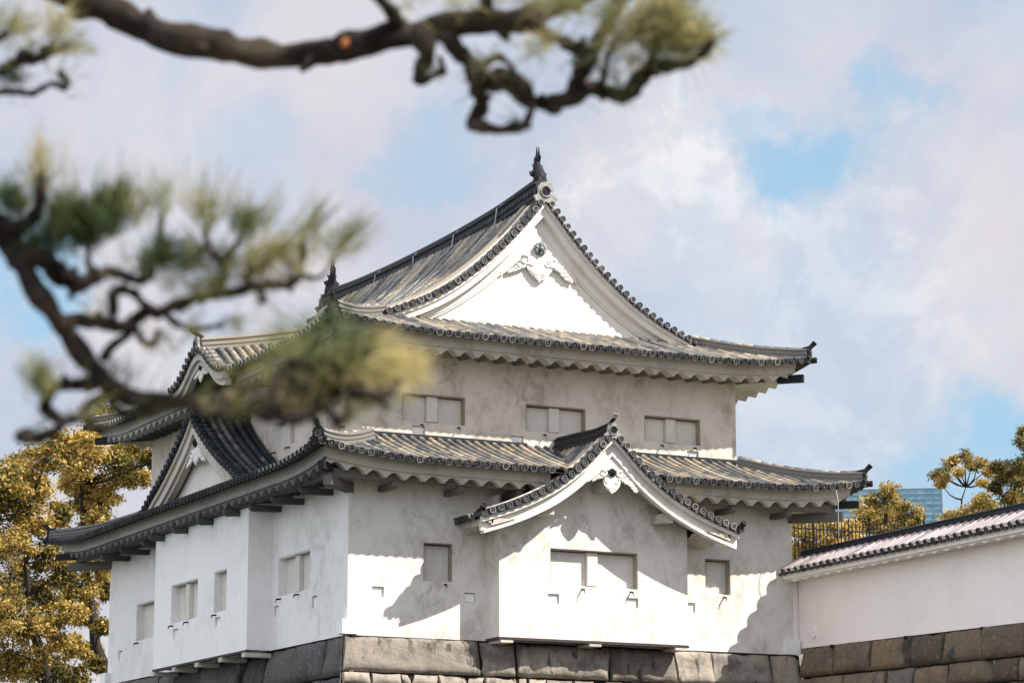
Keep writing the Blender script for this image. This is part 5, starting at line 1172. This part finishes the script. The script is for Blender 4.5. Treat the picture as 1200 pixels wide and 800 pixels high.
# ================================================================== WHITE BOUNDARY WALL WITH TILED COPING
PW = thing('plaster_wall', 'plain white plaster wall with pale tiled coping running from the turret to the right', 'wall', (WX+.3, -13, .3))
M['boundary'] = plaster('boundary_plaster', (.83, .765, .71), (.62, .56, .51), .35)
mb = MB(); L = np.linspace(0, WL, 80)
mb.box((15.004, .03, .1), (WX+.5, 1.2, 2.6)); mb.loops([[(WX, -.02-u, wbase(u)), (WX, -.02-u, 2.62+.008*u), (WX+.7, -.02-u, 2.62+.008*u), (WX+.7, -.02-u, wbase(u))] for u in L], True, True)
W_ = mb.build('wall', 'boundary', PW, (WX+.3, -13, .5))
mb = MB(); c = Vector((WX-.004, -.85, .62)); ring = lambda r, o, a0=0, a1=2*math.pi: [c + Vector((o, r*.9*math.cos(t), r*math.sin(t))) for t in np.linspace(a0, a1, 15)[:-1]]
mb.loops([ring(.19, .02), ring(.17, -.05), ring(.02, -.055)], True, False); mb.build('round_loophole', 'boundary', W_, c)
ET, EZ = 14.5, 2.50
CT = lambda a, s, z: Vector((ET + s, -a, z))
cz = lambda a, s: EZ + .008*a + .52*s
mb = MB()
n = int(WL/.36)
tile_field(mb, CT, cz, [-.05 + i*.36 for i in range(n+1)], lambda a: 0.0, lambda a: 1.0, .36, 1.1, 7, True, .098)
CT2 = lambda a, s, z: Vector((16.65 - s, -a, z))
tile_field(mb, CT2, cz, [.1 + i*.36 for i in range(n)], lambda a: 0.0, lambda a: 1.0, .36, .5, 4, True, .105)
deck(mb, CT, cz, -.2, WL, lambda a: 0.0, lambda a: 1.05); deck(mb, CT2, cz, -.0, WL, lambda a: 0.0, lambda a: 1.05)
CR = mb.build('coping_roof', ['wall_tile', 'cap', 'wood'], PW, (15.5, -13, 2.8))
eave(CT, -.15, WL, lambda a: cz(a, 0)+.01, .70, CR, corners=False, wave=.07, board_h=.17, rise=.12, ins=-.04, mats=('boundary', 'boundary'))
mb = MB(); mb.sweep([(15.56, .15-u, 2.98+.008*u) for u in np.linspace(0, WL, 30)], (1, 0, 0), RIDGE(.85, .31), .5); mb.build('coping_ridge', 'tile_dark', CR, (15.56, -13, 2.9))
end_tile('ridge_end_tile', CR, (14.56, .1, 2.62), (-1, .2, 0), .35, False, ('wall_tile', 'wall_tile'))
m = MB(); m.tube([(15.55, -1.70, 4.98), (15.56, -1.80, 4.6), (15.6, -1.72, 4.0), (15.60, -1.72, 3.18)], .012, 5); m.build('lightning_cable', 'cable', LR, (15.5, -1.7, 4.9))

# ================================================================== TERRACE AND IRON FENCE
mb = MB(); mb.box((20, 13.6, -.24), (90, 90, 4.5)); tag(mb.build('terrace', 'ground'), kind='structure')
IF = thing('iron_fence', 'black iron railing with arched spiked tops beyond the turret', 'iron fence', (27, 14, 4.5))
FZ0, FZ1 = 4.5, 6.52
mb = MB()
for z in (4.7, 6.12):
    mb = MB(); mb.box((21.5, 13.985, z), (34.0, 14.015, z+.04)); mb.build('rail', 'iron', IF, (27, 14, z))
mb = MB()
x = 21.5; i = 0
while x < 34:
    mb.tube([(x, 14, FZ0+.06), (x, 14, FZ1 - (.0 if i % 2 else .12))], .023, 5)
    if i % 2 == 0: mb.tube([(x + .16 + .16*math.cos(t), 14, FZ1-.14 + .16*math.sin(t)) for t in np.linspace(math.pi, 0, 7)], .014, 5)
    else: mb.tube([(x, 14, FZ1), (x, 14, FZ1+.16)], [.028, .004], 5)
    x += .16; i += 1
mb.build('picket_panel', 'iron', IF, (27, 14, 5))
for x in (22.4, 24.9, 27.4, 29.9, 32.4):
    m = MB(); m.box((x-.025, 13.975, FZ0), (x+.025, 14.025, FZ1+.12)); m.tube([(x, 14, FZ1+.12), (x, 14, FZ1+.3)], [.05, .006], 6); m.build('post', 'iron', IF, (x, 14, FZ0))

# ================================================================== GLASS TOWER FAR BEHIND
GA, GBp = Vector(GLASS_L), Vector(GLASS_R)
GTW = thing('glass_tower', 'distant blue glass office tower with thin horizontal floor lines', 'office building', ((GA.x+GBp.x)/2, (GA.y+GBp.y)/2, -12.5))
gu = (GBp - GA); gu.z = 0; gl = gu.length; gu.normalize(); gn = Vector((gu.y, -gu.x, 0)); gtop = GA.z
mb = MB(); fh, pw = 2.85, 4.2
A0 = Vector((GA.x, GA.y, 0))
nf = int((gtop + 12.5)/fh); npn = int(gl/pw)
for f in range(nf):
    for p in range(npn):
        q0 = A0 + gu*(gl*p/npn); q1 = A0 + gu*(gl*(p+1)/npn); z0, z1 = gtop - fh*(f+1), gtop - fh*f
        if f < 26: mb.quad(q0 + Z3*z0, q1 + Z3*z0, q1 + Z3*z1, q0 + Z3*z1, random.random())
zb = gtop - fh*26
c = A0 + gu*gl/2 - gn*20.2
mb.obox(c + Z3*((gtop-12.5)/2), gu*gl/2, gn*20, Z3*((gtop+12.5)/2 - .2), .5)
mb.build('glass_body', 'glass', GTW, A0 + gu*gl/2)
mb = MB()
for f in range(26): mb.obox(A0 + gu*gl/2 + gn*.12 + Z3*(gtop - fh*f), gu*gl/2, gn*.15, Z3*(.20 if f % 7 == 6 else .13), .5)
for p in range(npn+1): mb.obox(A0 + gu*(gl*p/npn) + gn*.1 + Z3*(gtop - fh*13), gu*.06, gn*.1, Z3*(fh*13), .5)
mb.build('facade_frame', 'mullion', GTW, A0 + gu*gl/2)

# ================================================================== TREES
def add_leaves(name, centers, normals, size, rnd, mat, parent):
    rng = np.random.default_rng(len(centers))
    n = len(centers); c = np.asarray(centers); nm = np.asarray(normals)
    r = rng.normal(size=(n, 3)); a = np.cross(nm, r); a /= np.linalg.norm(a, axis=1)[:, None] + 1e-9; b_ = np.cross(nm, a)
    s = size*(.45 + 1.2*rng.random(n)**1.4)[:, None]
    V = np.stack([c - a*s*.5, c + b_*s*.27, c + a*s*.5, c - b_*s*.27], 1).reshape(-1, 3)
    me = bpy.data.meshes.new(name)
    me.vertices.add(4*n); me.loops.add(4*n); me.polygons.add(n)
    o0 = np.array(world_loc(parent))
    me.vertices.foreach_set('co', (V - o0).astype(np.float32).ravel())
    me.loops.foreach_set('vertex_index', np.arange(4*n, dtype=np.int32))
    me.polygons.foreach_set('loop_start', np.arange(0, 4*n, 4, dtype=np.int32))
    me.update(calc_edges=True)
    at = me.attributes.new('rnd', 'FLOAT', 'FACE'); at.data.foreach_set('value', np.clip(rnd, 0, 1).astype(np.float32))
    me.materials.append(M[mat]); me.validate()
    o = bpy.data.objects.new(name, me); COL.objects.link(o); o.parent = parent
    return o
def tree(name, label, base, trunk, lobes, leaf, dens, mat, cat='tree', group=None, seed=1, trad=(.3, .1), bark='bark', tone=.5):
    rng = np.random.default_rng(seed); rr = random.Random(seed)
    root = thing(name, label, cat, base, group)
    mb = MB(); tp = [Vector(base)] + [Vector(p) for p in trunk]
    n = len(tp); mb.tube(tp, [trad[0] + (trad[1]*.4-trad[0])*i/(n-1) for i in range(n)], 9)
    C, NN, RN = [], [], []
    for (x, y, z, r) in lobes:
        c = Vector((x, y, z))
        k = min(range(1, n), key=lambda i: (tp[i]-c).length + .6*max(0, tp[i].z - c.z + r*.3)); st = tp[k]
        d = c - st; mid = st + d*.5 + Vector((rr.uniform(-.2, .2), rr.uniform(-.2, .2), rr.uniform(-.25, .05)))*d.length*.5
        r0 = min(trad[0]*.45, .03 + .022*d.length); mb.tube([st, st + (mid-st)*.5 + Vector((0, 0, -.04))*d.length, mid, c + Vector((rr.uniform(-.2, .2), 0, .1))*r], [r0, r0*.8, r0*.62, r0*.3], 6)
        nt = 9
        tl = rr.uniform(-.30, .22) + tone
        for i in range(nt):
            v = Vector(rng.normal(size=3)); v.z = v.z*.8 + .15; v.normalize()
            e = c + v*r*rr.uniform(.55, .95); s = c + (mid-c)*rr.uniform(0, .35)
            m = s + (e-s)*.5 + Vector((rr.uniform(-.15, .15), rr.uniform(-.15, .15), rr.uniform(-.15, .15)))*r
            mb.tube([s, m, e], [r0*.35, r0*.22, .012], 5)
        ncl = max(6, int(20*rr.uniform(.8, 1.2)*r**1.7)) + 8
        for i in range(ncl):
            v = rng.normal(size=3); v /= np.linalg.norm(v)
            q = np.array(c) + v*r*rng.uniform(.3, 1.0)**.6
            m = int(dens*rng.uniform(.6, 1.4)); cr = r*rng.uniform(.22, .40) + .1
            pts = rng.normal(size=(m, 3))*cr*np.array([.6, .6, .38]) + q
            C.append(pts); nv = rng.normal(size=(m, 3))*.8 + v*.5 + np.array([0, 0, .5]); nv /= np.linalg.norm(nv, axis=1)[:, None]
            NN.append(nv); RN.append(tl + rng.uniform(-.18, .18) + rng.normal(size=m)*.18)
    mb.build('trunk', bark, root, base)
    add_leaves('crown', np.concatenate(C), np.concatenate(NN), leaf, np.concatenate(RN), mat, root)
    return root
for td in TREES: tree(*td[:4], td[4], *td[5:8], **td[8])
# a leafless tree in front of the tower
BT = thing('bare_tree', 'thin leafless tree in front of the glass tower', 'tree', BARE[0])
mb = MB()
def twig(p, d, L, r, lev):
    rr = random; pts = [p]; v = Vector(d)
    for i in range(4): v = (v + Vector((rr.uniform(-.12, .12), rr.uniform(-.12, .12), .04))).normalized(); pts.append(pts[-1] + v*L/4)
    mb.tube(pts, [r*(1-.15*i) for i in range(5)], 5)
    if lev:
        for k in range(4):
            q = pts[1+k]; s = Vector((rr.uniform(-1, 1), rr.uniform(-1, 1), rr.uniform(.3, 1.1))).normalized(); twig(q, (v*.5 + s*.8).normalized(), L*.55, r*.5, lev-1)
random.seed(21); twig(Vector(BARE[0]), (0, 0, 1), BARE[1], .05, 2); mb.build('trunk', 'bark', BT, BARE[0])

# ================================================================== PINE IN THE FOREGROUND
random.seed(5)
ps = [Vector(l[0][:3]) for k, l in PINE_BRANCHES if k == 'limb']
tx, ty = sum(p.x for p in ps)/len(ps) - .25, sum(p.y for p in ps)/len(ps)
PINE = thing('pine_tree', 'dark pine whose blurred needled branches hang across the near left foreground', 'pine tree', (tx, ty, -8.9))
zt = max(p.z for p in ps)
mb = MB(); tp = [(tx - .25, ty, -9.0), (tx - .1, ty + .05, -8), (tx + .05, ty, -7), (tx, ty - .05, -6), (tx - .02, ty, zt - .3), (tx + .05, ty + .05, zt + 1.0)]
mb.tube(tp, [.26, .2, .17, .14, .10, .07], 12)
for p in ps: mb.tube([(tx, ty, p.z - .15), (tx*.5 + p.x*.5, ty*.5 + p.y*.5, p.z - .06), p], [.06, .055, .05], 8)
mb.build('trunk', 'pine_bark', PINE, (tx, ty, -8.9))
def smooth(pts, k=4):
    out = []
    P = [Vector(p[:3]) for p in pts]; Rr = [p[3] for p in pts]
    for i in range(len(P)-1):
        a, b_, c, d = P[max(i-1, 0)], P[i], P[i+1], P[min(i+2, len(P)-1)]
        for j in range(k):
            t = j/k
            q = .5*((2*b_) + (c-a)*t + (2*a-5*b_+4*c-d)*t*t + (3*b_-a-3*c+d)*t**3)
            out.append((q, Rr[i]*(1-t) + Rr[i+1]*t))
    out.append((P[-1], Rr[-1])); return out
for kind, pts in PINE_BRANCHES:
    S = smooth(pts); mb = MB(); ph = random.random()*50
    mb.tube([q + mnoise.noise_vector(q*15 + Vector((ph, 3, 1)))*r*(.25 if kind == 'limb' else .6) for q, r in S], [r*(1 + (.38 if kind == 'limb' else .6)*mnoise.noise(q*(17 if kind == 'limb' else 32) + Vector((ph, 0, 0)))) for q, r in S], 9)
    # knobs and short dead spurs
    for q, r in S[::3]:
        if random.random() < .6:
            v = Vector((random.gauss(0, 1), random.gauss(0, 1), random.gauss(0, 1))).normalized()
            mb.tube([q, q + v*r*1.3, q + v*r*(1.7 + random.random())], [r*.65, r*.5, r*.2], 6)
    mb.build('branch' if kind == 'limb' else 'twig', 'pine_bark', PINE, pts[0][:3])
for (x, y, z, s) in PINE_CONES:      # weathered cones
    m = MB(); ax = Vector((random.gauss(0, 1), random.gauss(0, 1), random.gauss(0, .6))).normalized(); p = Vector((x, y, z))
    for i in range(5):
        t = i/4; rr = s*(.35 + .75*math.sin(math.pi*(.25 + .65*t)))*.55
        q = p + ax*s*(t - .5)*1.3; u = ax.orthogonal().normalized(); w_v = ax.cross(u); k = 7
        for j in range(k):
            an = 2*math.pi*(j + .5*(i % 2))/k; dd = u*math.cos(an) + w_v*math.sin(an)
            m.tube([q, q + dd*rr*.7 + ax*s*.06, q + dd*rr*1.1 + ax*s*.16], [s*.10, s*.12, s*.05], 5, random.random())
    m.tube([p - ax*s*.75, p + ax*s*.6], [s*.2, s*.12], 6, .3)
    m.build('pine_cone', 'cone', PINE, p)
m = MB(); q = Vector(PINE_SCAR); m.obox(q, (.010, .004, 0), (0, .01, 0), (0, .0, .011)); m.build('cut_scar', 'pine_wood', PINE, q)
C, RN, V = [], [], []
rng = np.random.default_rng(9)
fw_ = np.array(_fw)
extra = []
for kind, pts in PINE_BRANCHES:
    if kind == 'limb': continue
    for p in pts[1:]:
        if random.random() < .28:
            d = Vector((random.gauss(0, .5), random.gauss(0, .5), .8)).normalized()
            extra.append((p[0], p[1], p[2], d.x, d.y, d.z, random.uniform(.07, .11), 11, 110, random.choice((.1, .2, .3, .5, .6, .7))))
for (x, y, z, dx, dy, dz, L, n, sp, tint) in PINE_TUFTS + extra:
    n = int(n*(1.0 if L < .085 and tint > .28 or L > .12 else 1.5)); ax = np.array([dx, dy, dz]); base = np.array([x, y, z])
    core = base + rng.normal(size=(n, 3))*L*.16
    d = rng.normal(size=(n, 3)); d /= np.linalg.norm(d, axis=1)[:, None]
    k = math.cos(R(sp)/2); d = d*(1 - max(k, 0)*.75) + ax*(.35 + max(k, 0)*.9); d /= np.linalg.norm(d, axis=1)[:, None]
    ln = L*rng.uniform(.7, 1.25, n)[:, None]
    w = np.cross(d, rng.normal(size=(n, 3))); w /= np.linalg.norm(w, axis=1)[:, None]; w *= .0011
    bend = np.array([0, 0, -.08])*ln
    V.append(np.stack([core - w, core + w, core + d*ln*.6 + w*.9 , core + d*ln + bend, core + d*ln*.6 - w*.9], 1)); RN.append(tint + .10 + rng.normal(size=n)*.14)
V = np.concatenate(V); n = len(V); me = bpy.data.meshes.new('needles')
me.vertices.add(5*n); me.loops.add(5*n); me.polygons.add(n)
me.vertices.foreach_set('co', (V.reshape(-1, 3) - np.array(PINE.location)).astype(np.float32).ravel())
me.loops.foreach_set('vertex_index', np.arange(5*n, dtype=np.int32)); me.polygons.foreach_set('loop_start', np.arange(0, 5*n, 5, dtype=np.int32))
me.update(calc_edges=True); at = me.attributes.new('rnd', 'FLOAT', 'FACE'); at.data.foreach_set('value', np.clip(np.concatenate(RN), 0, 1).astype(np.float32))
me.materials.append(M['needle']); me.validate()
o = bpy.data.objects.new('needles', me); COL.objects.link(o); o.parent = PINE

scene.cycles.use_denoising = True
scene.cycles.max_bounces = 8
scene.cycles.diffuse_bounces = 4
